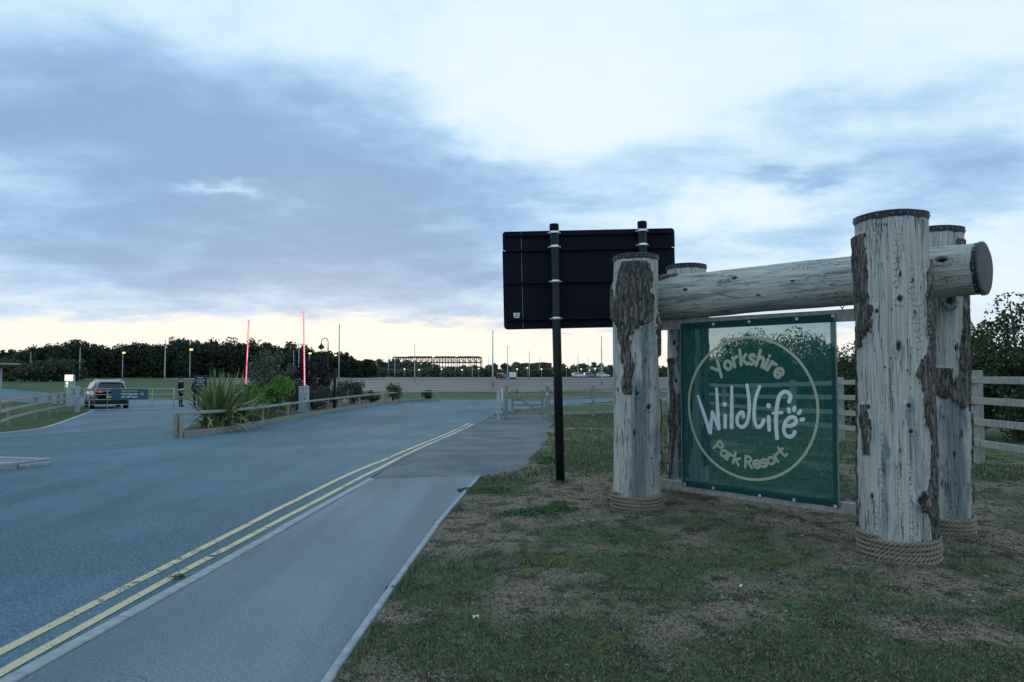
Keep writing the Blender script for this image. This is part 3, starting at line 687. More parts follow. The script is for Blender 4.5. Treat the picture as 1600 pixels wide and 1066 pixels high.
# ------------------------------------------------------------------ banner
banner = thing('mesh_banner', 'translucent dark green mesh banner with round lettered emblem', 'banner', fp(1.26, .25))
S0, S1, Z0, Z1 = .298, 2.222, .262, 2.268
OFF = -.034
def boff(s, z):
    u = (s - S0) / (S1 - S0); v = (z - Z0) / (Z1 - Z0)
    return OFF - .010 * math.sin(math.pi * u) * math.sin(math.pi * v) - .004 * math.sin(9 * u + 3 * v) * (1 - v) * v * 4 + .004 * math.sin(23 * u) * (math.exp(-v * 9) + math.exp(-(1 - v) * 9)) * 1.8 - .005 * math.sin(5 * u + 11 * v) * math.sin(math.pi * v) - .004 * math.sin(17 * u - 6 * v) * math.exp(-u * 5)
def bp(s, z, k=0.): return fp(s, z, boff(s, z) - k)
def patch(name, s0, s1, z0, z1, n, m_, mt, k, bow=0.):
    V = []; F = []
    for i in range(n + 1):
        for j in range(m_ + 1):
            s_ = s0 + (s1 - s0) * i / n; z_ = z0 + (z1 - z0) * j / m_
            V.append(bp(s_, z_, k))
    for i in range(n):
        for j in range(m_): a = i * (m_ + 1) + j; F.append((a, a + m_ + 1, a + m_ + 2, a + 1))
    return MB().add(V, F).build(name, mt, banner, True)
patch('fabric', S0, S1, Z0, Z1, 60, 60, m_banner, 0)
patch('hem', S0 + .008, S1 - .008, Z1 - .085, Z1 - .002, 60, 4, m_hem, .004); patch('hem', S0 + .008, S1 - .008, Z0 + .002, Z0 + .075, 60, 4, m_hem, .004)
patch('hem', S0 + .001, S0 + .045, Z0 + .077, Z1 - .087, 4, 50, m_hem, .004); patch('hem', S1 - .05, S1 - .001, Z0 + .077, Z1 - .087, 4, 50, m_hem, .004)
MB().tube([bp(S1 + .004, Z0 + (Z1 - Z0) * k / 40, 0) for k in range(41)], .009, 6).build('seam_binding', m_binding, banner, True)
MB().tube([bp(S0 - .004, Z0 + (Z1 - Z0) * k / 40, 0) for k in range(41)], .007, 6).build('seam_binding', m_binding, banner, True)
for s_, z_ in ((.77, 2.232), (1.244, 2.236), (1.81, 2.238), (2.205, 2.245), (.335, .283), (.744, .287), (1.338, .272), (1.745, .279), (2.19, .270)):
    mb = MB(); c = bp(s_, z_, .008)
    mb.tube([c + Vector((DIR.x, DIR.y, 0)) * .013 * math.cos(a) + Vector((0, 0, .013 * math.sin(a))) for a in [k * math.pi / 8 for k in range(17)]], .0055, 6, False); e_ = mb.build('eyelet', m_steel, banner, True)
    MB().ell(tuple(bp(s_, z_, .009)), (.006, .006, .006), 8, 6).build('screw', m_galv, e_)
def smooth_pts(p, k=8):
    if len(p) < 3: return p
    out = []
    for i in range(len(p) - 1):
        a, b, c, d_ = p[max(i - 1, 0)], p[i], p[i + 1], p[min(i + 2, len(p) - 1)]
        for j in range(k):
            t = j / k
            out.append(tuple(.5 * (2 * b[q] + (c[q] - a[q]) * t + (2 * a[q] - 5 * b[q] + 4 * c[q] - d_[q]) * t * t + (3 * b[q] - a[q] - 3 * c[q] + d_[q]) * t**3) for q in (0, 1)))
    return out + [p[-1]]
def stroke(mb, pts, w, k, th=.0016, closed=False):
    """a flat painted stroke with round ends in banner coordinates"""
    pts = smooth_pts(pts) if not closed else pts
    if len(pts) == 1: pts = [(pts[0][0] - 1e-4, pts[0][1]), (pts[0][0] + 1e-4, pts[0][1])]
    ws = w if isinstance(w, list) else [w, w]
    P = []; N = len(pts); acc = [0]
    for i in range(1, N): acc.append(acc[-1] + math.dist(pts[i], pts[i - 1]))
    for i in range(N):
        a, b = pts[max(i - 1, 0)], pts[min(i + 1, N - 1)]
        if closed: a, b = pts[i - 1], pts[(i + 1) % N]
        t = (b[0] - a[0], b[1] - a[1]); L = math.hypot(*t) or 1; P.append((pts[i], (t[0] / L, t[1] / L), (ws[0] + (ws[1] - ws[0]) * acc[i] / (acc[-1] or 1)) / 2))
    if not closed:
        (p, t, h) = P[0]; head = [((p[0] - t[0] * h * math.sin(a), p[1] - t[1] * h * math.sin(a)), t, h * math.cos(a)) for a in (1.5, 1.2, .9, .6, .3)]
        (p, t, h) = P[-1]; tail = [((p[0] + t[0] * h * math.sin(a), p[1] + t[1] * h * math.sin(a)), t, h * math.cos(a)) for a in (.3, .6, .9, 1.2, 1.5)]
        P = head + P + tail
    V = []; F = []
    for (p, t, h) in P:
        n = (-t[1], t[0])
        for q, kk in ((-1, 0), (0, th), (1, 0), (0, -th)): V.append(bp(p[0] + n[0] * h * q, p[1] + n[1] * h * q, k + kk))
    M = len(P)
    for i in range(M if closed else M - 1):
        for q in range(4):
            a, b = 4 * i + q, 4 * i + (q + 1) % 4; c, e_ = 4 * ((i + 1) % M) + (q + 1) % 4, 4 * ((i + 1) % M) + q; F.append((a, b, c, e_))
    mb.add(V, F)
RC = (1.215, 1.250)
mb = MB(); stroke(mb, [(RC[0] + .808 * math.cos(a), RC[1] + .808 * math.sin(a)) for a in [k * math.pi / 72 for k in range(144)]], .030, .003, closed=True); mb.build('emblem_ring', m_print_cream, banner)
W = .050
wl = [([(.542, 1.37), (.705, .945)], [.034, .056]), ([(.705, .945), (.742, 1.185)], [.052, .036]), ([(.742, 1.185), (.824, .998)], [.040, .050]), ([(.824, .998), (.807, 1.465)], [.052, .036]),
      ([(.916, 1.15), (.911, 1.015)], .046), ([(.914, 1.282)], .058), ([(1.01, 1.485), (.998, 1.022)], [.038, .052]),
      ([(1.208, 1.51), (1.23, 1.371), (1.232, 1.218), (1.201, 1.085), (1.139, 1.030), (1.083, 1.055), (1.074, 1.123), (1.112, 1.188), (1.152, 1.195), (1.155, 1.150)], [.042, .044]),
      ([(1.366, 1.495), (1.313, 1.352), (1.294, 1.177), (1.309, 1.069), (1.344, 1.040), (1.387, 1.072), (1.414, 1.125)], [.040, .044]),
      ([(1.472, 1.16), (1.476, 1.02)], .046), ([(1.474, 1.285)], .058),
      ([(1.712, 1.337), (1.730, 1.392), (1.703, 1.435), (1.654, 1.442), (1.604, 1.398), (1.579, 1.306), (1.564, 1.188), (1.561, 1.061), (1.568, .935)], [.044, .048]), ([(1.528, 1.204), (1.632, 1.216)], .034),
      ([(1.683, 1.074), (1.742, 1.081), (1.790, 1.117), (1.780, 1.163), (1.733, 1.170), (1.678, 1.124), (1.652, 1.049), (1.664, .985), (1.707, .958), (1.754, .976), (1.775, 1.012)], .042)]
mb = MB()
for i, (p, w) in enumerate(wl): stroke(mb, p, w, .003 + .0009 * i)
mb.build('lettering', m_print_white, banner)['label'] = 'large white hand lettered word Wildlife'
mb = MB()
for i, (c, a, l) in enumerate((((1.706, 1.243), 1.75, .028), ((1.767, 1.262), 1.40, .030), ((1.826, 1.228), .95, .028), ((1.857, 1.152), .35, .024))):
    stroke(mb, [(c[0] - math.cos(a) * l / 2, c[1] - math.sin(a) * l / 2), (c[0] + math.cos(a) * l / 2, c[1] + math.sin(a) * l / 2)], .042, .003 + .0009 * i)
mb.build('paw_print', m_print_white, banner)
def oval(cx, cy_, rx, ry): return [(cx + rx * math.cos(a), cy_ + ry * math.sin(a)) for a in [k * math.pi / 8 for k in range(17)]]
FONT = {'Y': (.62, [[(.02, 1), (.27, .48)], [(.60, 1), (.17, -.06)]]), 'o': (.56, [oval(.27, .33, .22, .29)]), 'r': (.42, [[(.08, .65), (.06, 0)], [(.07, .38), (.18, .58), (.38, .62)]]),
 'k': (.50, [[(.08, 1.02), (.07, 0)], [(.44, .65), (.09, .28)], [(.2, .38), (.46, 0)]]), 's': (.46, [[(.39, .57), (.24, .65), (.08, .54), (.14, .39), (.31, .28), (.37, .14), (.23, .01), (.04, .08)]]),
 'h': (.52, [[(.08, 1.02), (.06, 0)], [(.07, .40), (.2, .60), (.37, .58), (.43, .40), (.43, 0)]]), 'i': (.20, [[(.08, .63), (.08, 0)], [(.08, .90)]]),
 'e': (.52, [[(.06, .33), (.45, .35), (.41, .57), (.26, .65), (.09, .52), (.05, .28), (.17, .05), (.33, .02), (.44, .12)]]),
 'P': (.54, [[(.08, 1), (.07, 0)], [(.08, .97), (.34, .95), (.46, .73), (.34, .5), (.08, .46)]]), 'a': (.54, [[(.44, .64), (.44, 0)], [(.44, .5), (.28, .63), (.09, .48), (.07, .2), (.2, .03), (.42, .18)]]),
 'R': (.58, [[(.08, 1), (.07, 0)], [(.08, .97), (.34, .95), (.46, .75), (.34, .54), (.08, .5)], [(.22, .5), (.5, 0)]]), 't': (.42, [[(.2, .92), (.19, .16), (.26, .03), (.38, .05)], [(.02, .64), (.38, .64)]]), ' ': (.32, [])}
def arc_text(txt, r, a0, a1, h, w, below, k0):
    tot = sum(FONT[c][0] for c in txt); mb = MB(); x = 0; ci = 0
    for c in txt:
        wd, strokes = FONT[c]
        for st_ in strokes:
            q = []
            for (u, v) in (smooth_pts(st_, 5) if len(st_) > 2 else st_):
                mid = (x + wd / 2) / tot; ang = a0 + (a1 - a0) * mid; scale = abs(a1 - a0) * r / tot * .96
                du = (u - wd / 2 + .03) * scale
                if below: rr = r - v * h; tx, ty = -math.sin(ang), math.cos(ang)
                else: rr = r + v * h; tx, ty = math.sin(ang), -math.cos(ang)
                q.append((RC[0] + rr * math.cos(ang) + tx * du, RC[1] + rr * math.sin(ang) + ty * du))
            stroke(mb, q, w, k0 + .0007 * ci); ci += 1
        x += wd
    return mb
arc_text('Yorkshire', .500, R(139), R(41), .168, .039, False, .003).build('lettering', m_print_cream, banner)['label'] = 'cream word Yorkshire arched along the top of the emblem'
arc_text('Park Resort', .675, R(225), R(314), .126, .031, True, .003).build('lettering', m_print_cream, banner)['label'] = 'cream words Park Resort arched along the bottom of the emblem'

# ================================================================== BLACK ROAD SIGN SEEN FROM BEHIND
rs = thing('road_sign', 'large black road sign seen from behind on two black posts', 'road sign', (0.72, 10.74, 0)); ox, oy = .72, 10.74
for k, (px_, h) in enumerate(((0, 3.90), (1.33, 3.91))):
    p_ = MB().lathe([(.066, -.3), (.066, h - .03)], (ox + px_, oy, 0), 24).build('post', m_black, rs, True)
    MB().lathe([(.071, h - .09), (.071, h - .01), (.062, h), (.01, h + .003)], (ox + px_, oy, 0), 24).build('post_cap', m_navy, p_, False)
    for z in (3.77, 3.555, 3.03, 2.47):
        c_ = MB().lathe([(.069, z - .017), (.0705, z - .015), (.0705, z + .015), (.069, z + .017)], (ox + px_, oy, 0), 24).build('clamp_band', m_steel, p_, True)
        for sg in (-1, 1): MB().box((ox + px_ + sg * .082, oy + .045, z), (.03, .045, .022), None, .004).build('clamp_bolt', m_galv, c_)
def rounded(x0, x1, z0, z1, r, corners):
    P = []
    for cx, cz, a0, on in ((x1 - r, z1 - r, 0, corners[0]), (x0 + r, z1 - r, 90, corners[1]), (x0 + r, z0 + r, 180, corners[2]), (x1 - r, z0 + r, 270, corners[3])):
        if on: P += [(cx + r * math.cos(R(a0 + k * 15)), cz + r * math.sin(R(a0 + k * 15))) for k in range(7)]
        else: P.append((x0 if a0 in (90, 180) else x1, z1 if a0 in (0, 90) else z0))
    return P
SX0, SX1 = ox - .79, ox + 1.835
MB().prism(rounded(SX0 + .008, SX1 + .006, 3.535, 3.822, .05, (1, 1, 0, 0)), oy + .115, oy + .135).build('panel', m_navy, rs)['label'] = 'narrow upper panel of the sign'
MB().prism(rounded(SX0, SX1, 2.325, 3.525, .06, (0, 0, 1, 1)), oy + .117, oy + .137).build('panel', m_navy, rs)['label'] = 'tall lower panel of the sign'
for z in (3.755, 3.525, 3.03, 2.47): MB().box(((SX0 + SX1) / 2, oy + .093, z), (SX1 - SX0 - .10, .042, .036), None, .004).build('channel_rail', m_navy, rs)
MB().box((SX0 + .29, oy + .112, 3.075), (.006, .004, 1.49), None, .001).build('painted_gap_light', mottled('seam', (.2, .19, .19), (.26, .25, .25), 4, .6, 0), rs)  # pale colour stands in for light showing through the panel gap
st_ = MB().prism([(SX0 + .155, 2.50), (SX0 + .235, 2.50), (SX0 + .245, 2.575), (SX0 + .145, 2.575)], oy + .1135, oy + .1155).build('sticker', m_white, rs)
mb = MB()
for k, w_ in enumerate((.06, .045, .055)): mb.box((SX0 + .197, oy + .1125, 2.518 + k * .018), (w_, .002, .007), None, .0005)
mb.build('sticker_print', m_dkblue, st_)['kind'] = 'stuff'
rs.rotation_euler = (0, R(-1.25), 0)

# ================================================================== FENCES AND GATES
def fence(name, label, pts, hts, ps, rails, rw, rh, side, m_p, m_r, zoff=0.):
    f = thing(name, label, 'fence', (pts[0][0], pts[0][1], float(T(pts[0][1]))))
    rnd = random.Random(len(pts)); g = []
    for (x_, y_), h in zip(pts, hts):
        z = float(T(y_)) + zoff; g.append(z); j = rnd.uniform(-.008, .008)
        MB().box((x_, y_, z + h / 2 - .1), (ps, ps, h + .2), Matrix.Rotation(rnd.uniform(-.05, .05), 3, 'Z'), .012).build('post', m_p, f)
    for i in range(len(pts) - 1):
        a, b = Vector((*pts[i], g[i])), Vector((*pts[i + 1], g[i + 1])); t = (b - a).normalized(); n = Vector((-t.y, t.x, 0)).normalized() * side * (ps / 2 + rw / 2 + .002)
        for rz in rails:
            z1, z2 = rnd.uniform(-.012, .012), rnd.uniform(-.012, .012); sh = t * .004
            MB().bar(a + n + Vector((0, 0, rz + z1)) + sh, b + n + Vector((0, 0, rz + z2)) - sh, rw, rh, .008).build('rail', m_r, f)
    return f
ypos = [9.9, 13.06, 15.9, 18.5, 21.6, 25.1, 28.6, 31.8, 35.0]
fence('paddock_fence', 'pale four rail timber fence behind the log sign', [(8.45, y_) for y_ in ypos], [1.70, 1.71, 1.70, 1.68, 1.66, 1.62, 1.6, 1.56, 1.55], .15, (.40, .78, 1.16, 1.54), .05, .125, 1, m_timber, m_timber)
fence('track_fence', 'four rail timber fence running right from the wooden gate', [(1.62, 32.12), (3.75, 33.2), (6.1, 34.2), (8.35, 35.1)], [1.3, 1.5, 1.5, 1.4], .13, (.22, .58, .93, 1.26), .05, .11, 1, m_timberd, m_timber)
fence('verge_fence', 'three rail timber fence on the left grass verge', [(-17.6, 24.6), (-19.6, 28.0), (-22.0, 33.2), (-22.9, 35.6), (-23.6, 37.4), (-24.1, 38.7)], [1.05, 1.08, 1.1, 1.12, 1.12, 1.12], .12, (.30, .64, .98), .045, .10, -1, m_timberd, m_timber)
# wooden wicket gate
zg = float(T(32.1))
def gatepost(x_, y_, h, w_, label, m_=m_timberd):
    o = thing('gate_post', label, 'post', (x_, y_, float(T(y_))))
    MB().box((x_, y_, float(T(y_)) + h / 2 - .1), (w_, w_, h + .2), None, .015).build('shaft', m_, o)
    b = MB(); z = float(T(y_)) + h + .001; b.add([(x_ - w_ / 2 + .012, y_ - w_ / 2 + .012, z), (x_ + w_ / 2 - .012, y_ - w_ / 2 + .012, z), (x_ + w_ / 2 - .012, y_ + w_ / 2 - .012, z), (x_ - w_ / 2 + .012, y_ + w_ / 2 - .012, z), (x_, y_, z + .03)], [(0, 1, 4), (1, 2, 4), (2, 3, 4), (3, 0, 4)])
    b.build('weathered_top', m_timber, o)
    return o
gatepost(-.25, 32.09, 1.55, .16, 'tall square timber post at the left end of the wooden gate')
pr_ = gatepost(1.57, 32.09, 1.52, .17, 'tall square timber post at the right end of the wooden gate')
MB().lathe([(.045, -.006), (.045, .006)], (1.57, 32.0, zg + 1.12), 14, (0, 1, 0)).build('marker_disc', m_ivory, pr_)
gatepost(-.60, 31.7, 1.24, .15, 'shorter rounded post left of the wooden gate', m_galv)
g = thing('wooden_gate', 'timber wicket gate with five bars and a diagonal brace', 'gate', (.65, 32.2, zg))
for x_ in (.02, 1.36): MB().box((x_, 32.2, zg + .68), (.10, .07, 1.16), None, .01).build('stile', m_timberd, g)
for k, z in enumerate((.22, .42, .62, .86, 1.08)): MB().box((.69, 32.2, zg + z + (0 if k else 0)), (1.238, .035, .09 if k != 4 else .11), None, .006).build('bar', m_timberd, g)
MB().bar((.08, 32.155, zg + 1.06), (1.30, 32.155, zg + .26), .035, .09, .006).build('brace', m_timberd, g)
MB().tube([(.22, 32.2, zg + 1.12), (.22, 32.2, zg + 1.34)], .022, 8).build('latch_lever', m_black, g)
def tube_gate(name, label, A, B, bars, nup, h0):
    A, B = Vector(A), Vector(B); o = thing(name, label, 'gate', A); top = max(bars)
    for z in bars: MB().tube([A + Vector((0, 0, h0 + z)), B + Vector((0, 0, h0 + z))], .024 if z in (top, min(bars)) else .02, 8).build('bar', m_galv, o, True)
    for k in range(nup + 1):
        p = A.lerp(B, k / nup); MB().tube([p + Vector((0, 0, h0 + min(bars) + .0)), p + Vector((0, 0, h0 + top))], .026 if k in (0, nup) else .017, 8).build('upright', m_galv, o, True)
    return o
tube_gate('field_gate', 'open galvanised field gate seen end-on beside the wooden gate', (-.42, 32.5, zg), (-.52, 36.0, zg), (.02, .28, .55, .82, 1.1), 3, .12)
fgz = float(T(39)); GA, GB = Vector((-22.95, 38.6, fgz)), Vector((-18.75, 39.85, fgz))
fg = tube_gate('field_gate', 'closed galvanised field gate across the left road carrying a blue sign', GA, GB, (.02, .28, .55, .82, 1.13), 4, .06)
gatepost(-23.25, 38.45, 1.32, .20, 'square grey post hinging the closed field gate', m_galv)
gd = (GB - GA).normalized(); gn = Vector((gd.y, -gd.x, 0)); gn = gn if gn.y < 0 else -gn
c0 = GA + gd * 1.28 + gn * .035
def gp2(u, z, k=0.): return c0 + gd * u + gn * k + Vector((0, 0, z))
sb = MB(); rot = Matrix((gd, gn, Vector((0, 0, 1)))).transposed()
sgn = sb.box(gp2(.90, .90), (1.80, .012, .60), rot, .003).build('sign_board', m_signblue, fg)
def text(body, size, u, z, m_, parent, k=.012, name='lettering'):
    cu = bpy.data.curves.new(name, 'FONT'); cu.body = body; cu.size = size; cu.extrude = .001; cu.materials.append(m_); cu.offset = .004
    f_ = bpy.data.objects.new(name, cu); C.objects.link(f_); me = bpy.data.meshes.new_from_object(f_.evaluated_get(bpy.context.evaluated_depsgraph_get())); bpy.data.objects.remove(f_)
    o = bpy.data.objects.new(name, me); C.objects.link(o); o.parent = parent
    p = gp2(u, z, k) - rootloc(parent); o.location = p
    o.rotation_euler = Matrix((gd, Vector((0, 0, 1)), gd.cross(Vector((0, 0, 1))))).transposed().to_euler(); return o
text('Park Closed', .155, .50, 1.02, m_gold, sgn); text('Hotel guests', .155, .50, .86, m_ivory, sgn); text('use intercom', .155, .50, .71, m_ivory, sgn)
mb = MB()
for p in ([(1.38, .9), (1.60, .9)], [(1.50, 1.0), (1.60, .9)], [(1.50, .8), (1.60, .9)]): mb.bar(gp2(*p[0], .012 + .001 * len(mb.v) / 24), gp2(*p[1], .012 + .001 * len(mb.v) / 24), .004, .04, .001)
mb.build('arrow', m_gold, sgn)

# ================================================================== PLANTING BED
bed_front = [(-9.5, 20.4), (-9.6, 21.1), (-9.72, 24.7), (-9.95, 28.4), (-9.95, 31.6), (-9.85, 34.5), (-9.5, 39.1), (-9.15, 42.7), (-8.55, 48.0), (-7.3, 51.2), (-5.45, 52.5)]
bed_back = [(-5.45, 53.6), (-8.5, 53.0), (-11.5, 50), (-13.8, 44), (-14.2, 36), (-12.6, 29), (-11.0, 24.5), (-9.66, 20.75)]
sheet('planting_bed', bed_front + bed_back, m_mulch, lambda y: float(T(y)) + .0, 'mulched planting bed island between the two roads', None, .14)
kr = thing('knee_rail', 'low timber knee rail with base boards around the planting bed', 'fence', (-9.5, 20.4, float(T(20.4))))
rp = [(-9.42, 20.5), (-9.64, 24.7), (-9.87, 28.4), (-9.87, 31.6), (-9.77, 34.5), (-9.42, 39.1), (-9.07, 42.7), (-8.47, 48.0), (-7.22, 51.15), (-5.40, 52.45)]
for i, (x_, y_) in enumerate(rp):
    z = float(T(y_)); MB().box((x_, y_, z + .27), (.10, .10, .74), None, .01).build('post', m_timber, kr)
    if i < len(rp) - 1:
        x2, y2 = rp[i + 1]; z2 = float(T(y2)); t = Vector((x2 - x_, y2 - y_, 0)).normalized(); n = Vector((t.y, -t.x, 0)) * .055
        MB().bar(Vector((x_, y_, z + .695)) + t * .003, Vector((x2, y2, z2 + .695)) - t * .003, .11, .09, .012).build('rail', m_timber, kr)
        MB().bar(Vector((x_, y_, z + .08)) + n * 1.6 + t * .003, Vector((x2, y2, z2 + .08)) + n * 1.6 - t * .003, .05, .2, .008).build('base_board', m_timberd, kr)
ez = float(T(20.4))
for x_, y_ in ((-9.55, 20.47),): MB().box((x_, y_, ez + .30), (.12, .12, .84), None, .01).build('corner_post', m_timberd, kr)
def ellpts(r, n, rad, c, clumps, spread=.30, zmin=-1.):
    cc = r.normal(size=(clumps * 3, 3)); cc /= np.linalg.norm(cc, axis=1)[:, None]; cc *= (r.random(clumps * 3)**.33)[:, None] * .88
    cc = cc[cc[:, 2] > zmin][:clumps]; k = r.integers(0, len(cc), n); sp = spread * r.uniform(.6, 1.3, len(cc))
    g_ = r.normal(size=(n, 3)); g_ *= np.minimum(1, 1.7 / np.linalg.norm(g_, axis=1))[:, None]; p = cc[k] + g_ * sp[k][:, None] * .6
    return np.array(c) + p * np.array(rad)
def shrub(name, label, x_, y_, w, h, n, leaf, m_, seed, cat='shrub', group=None, clumps=40, z0=None, depth=None, trunk=True, low=.0, spread=.30):
    r = np.random.default_rng(seed); z = float(T(y_)) if z0 is None else z0; o = thing(name, label, cat, (x_, y_, z), group)
    P = ellpts(r, n, (w / 2, (depth or w) / 2, h * (1 - low) / 2), (x_, y_, z + h * (1 + low) / 2), clumps, spread); P[:, 2] = np.maximum(P[:, 2], z + .02)
    quads('foliage', P, leaf, m_, o, r, kind='stuff')
    if trunk:
        mb = MB()
        for k in range(7):
            a = r.uniform(0, 6.28); q = r.uniform(.1, .34) * w; b_ = r.uniform(0, .06) * w
            mb.tube([(x_ + b_ * math.cos(a), y_ + b_ * math.sin(a), z - .05), (x_ + q * .45 * math.cos(a), y_ + q * .45 * math.sin(a), z + h * .42), (x_ + q * math.cos(a), y_ + q * math.sin(a), z + h * r.uniform(.7, .92))], [.02 * h, .013 * h, .004 * h], 6)
        mb.build('stems', m_twig, o)['kind'] = 'stuff'
    return o
def flax(name, label, x_, y_, n, Lmin, Lmax, wid, spread, m_, seed, z0):
    r = np.random.default_rng(seed); o = thing(name, label, 'plant', (x_, y_, z0)); V = []; F = []
    for k in range(n):
        a = r.uniform(0, 6.28); tilt = abs(r.normal(0, spread)) + .06; L = r.uniform(Lmin, Lmax); bend = r.uniform(.1, .9) * tilt * 1.3; b = len(V); w = wid * r.uniform(.7, 1.2)
        px0, py0 = x_ + r.normal(0, .16), y_ + r.normal(0, .16); rr_, zc, an = 0., 0., tilt; tw = r.uniform(-.5, .5)
        for q in range(7):
            ww = w * (1 - (q / 6)**2.2) * (.6 + .4 * min(1, q / 2)) + .002
            nx_, ny_ = -math.sin(a + tw), math.cos(a + tw); cx, cy2 = px0 + rr_ * math.cos(a), py0 + rr_ * math.sin(a)
            V += [(cx - nx_ * ww / 2, cy2 - ny_ * ww / 2, z0 + zc), (cx + nx_ * ww / 2, cy2 + ny_ * ww / 2, z0 + zc)]
            rr_ += math.sin(an) * L / 6; zc += math.cos(an) * L / 6; an += bend / 3
            if q: F.append((b + 2 * q - 2, b + 2 * q - 1, b + 2 * q + 1, b + 2 * q))
    np_mesh('leaves', V, F, m_, o)['kind'] = 'stuff'; return o
flax('flax_plant', 'large spiky green flax plant at the near corner of the bed', -10.0, 24.3, 260, 1.1, 2.15, .10, .50, m_flax, 2, float(T(23.2)) + .1)
flax('flax_plant', 'second spiky flax plant, set back behind the corner one', -10.5, 27.2, 190, 1.1, 2.2, .09, .50, m_flax, 12, float(T(25.9)) + .1)
flax('grass_clump', 'low pale arching grass clump behind the knee rail', -10.25, 28.6, 150, .6, 1.15, .03, .8, m_flax, 3, float(T(26.6)) + .1)
flax('grass_clump', 'low spiky grass clump under the knee rail beside the cabinet side shrubs', -10.3, 30.2, 120, .4, .8, .025, .8, m_flax, 4, float(T(29)) + .1)
zb = float(T(35)) + .1
shrub('olive_shrub', 'tall grey green shrub, tallest in the bed', -13.3, 40.0, 2.9, 3.35, 5200, .075, m_olive, 5, z0=zb)
shrub('green_shrub', 'bright green feathery shrub in front of the grey green one', -11.0, 33.0, 2.2, 1.95, 5200, .055, m_bright, 6, z0=zb, spread=.24)
shrub('dark_shrub', 'dark rounded shrub left of the bright green shrub', -12.0, 34.5, 1.9, 1.5, 2600, .06, m_dkgreen, 7, z0=zb)
shrub('purple_shrub', 'purple leaved shrub behind the barrier cabinet', -11.6, 41.5, 2.6, 2.9, 5200, .07, m_purple, 8, z0=zb)
shrub('dark_shrub', 'small olive green shrub right of the bright green shrub', -11.1, 37.2, 1.6, 1.5, 2400, .06, m_greyleaf, 9, z0=zb)
shrub('purple_shrub', 'small dark purple shrub low behind the knee rail', -10.6, 31.0, 1.0, .7, 1200, .05, m_purple, 10, z0=zb)
shrub('dark_shrub', 'dark low shrub right of the black bollard post', -10.2, 45.5, 2.1, 1.65, 3000, .06, m_dkgreen, 11, z0=zb)
shrub('dark_shrub', 'low trailing dark shrub beside the far bed rail', -9.3, 47.5, 1.3, .8, 1500, .05, m_dkgreen, 12, z0=zb)
shrub('round_shrub', 'loose small rounded shrub standing alone near the far end of the bed', -8.2, 49.5, 1.1, 1.35, 1000, .07, m_dkgreen, 13, z0=zb, spread=.4)
shrub('green_shrub', 'little green shrub at the far corner of the bed', -6.2, 52.6, 1.0, .75, 1200, .05, m_dkgreen, 14, z0=zb)
shrub('dark_shrub', 'russet low shrub behind the cabinet base', -10.4, 38.0, 1.8, 1.3, 2400, .05, m_greyleaf, 15, z0=zb)
shrub('dark_shrub', 'low dark shrub filling the bed behind the flax plants', -12.0, 31.5, 2.2, 1.5, 2600, .06, m_dkgreen, 16, z0=zb)
shrub('green_shrub', 'yellow green shrub between the flax and the bright green shrub', -10.9, 30.6, 1.5, 1.35, 2600, .05, m_bright, 17, z0=zb)
shrub('dark_shrub', 'grey green low shrub right of the purple shrub', -10.6, 43.0, 1.6, 1.3, 2200, .05, m_greyleaf, 18, z0=zb)
# barriers
def led(t):
    w = t.n('TexWave', Vector=obj(t), Scale=1.0, _bands_direction='Z'); return t.n('Emission', Color=(1., .02, .085), Strength=1.5)
m_led = mat('red light strip', led); m_ledw = plain_emit('pink light dots', (1., .6, .68), 2.6)
def barrier(x_, y_, label, lean):
    z = float(T(y_)) + .1; o = thing('barrier', label, 'barrier', (x_, y_, z))
    cb = MB().box((x_, y_, z + .62), (.42, .40, 1.24), None, .03).build('cabinet', m_cab, o)
    MB().box((x_, y_, z + 1.26), (.46, .44, .05), None, .015).build('lid', m_cab, cb)
    MB().box((x_ - .02, y_ - .203, z + .68), (.32, .008, .86), None, .003).build('door', m_cab, cb)
    MB().box((x_ + .10, y_ - .212, z + .70), (.03, .014, .10), None, .003).build('handle', m_black, cb)
    MB().box((x_ + .12, y_ - .06, z + 1.22), (.14, .16, .26), None, .02).build('pivot_housing', m_cab, o)
    b_, e_ = Vector((x_ + .04, y_ - .02, z + 1.2)), Vector((x_ + .04 + lean, y_ - .02, z + 5.0))
    arm = MB().bar(b_, e_, .05, .09, .01).build('arm', m_white, o)
    MB().bar(b_.lerp(e_, .01) + Vector((0, -.036, 0)), e_ + Vector((0, -.036, 0)), .018, .15, .004).build('light_strip', m_led, arm)
    mb = MB()
    for k in range(30): p = b_.lerp(e_, (k + .7) / 30.5) + Vector((0, -.051, 0)); mb.box(p, (.055, .012, .06), None, .004)
    mb.build('light_dots', m_ledw, arm)['kind'] = 'stuff'
barrier(-10.25, 35.4, 'grey blue barrier cabinet with raised red-lit arm, the taller-looking one', -.10)
barrier(-15.3, 41.2, 'barrier with raised red-lit arm behind the grey green shrub', .12)
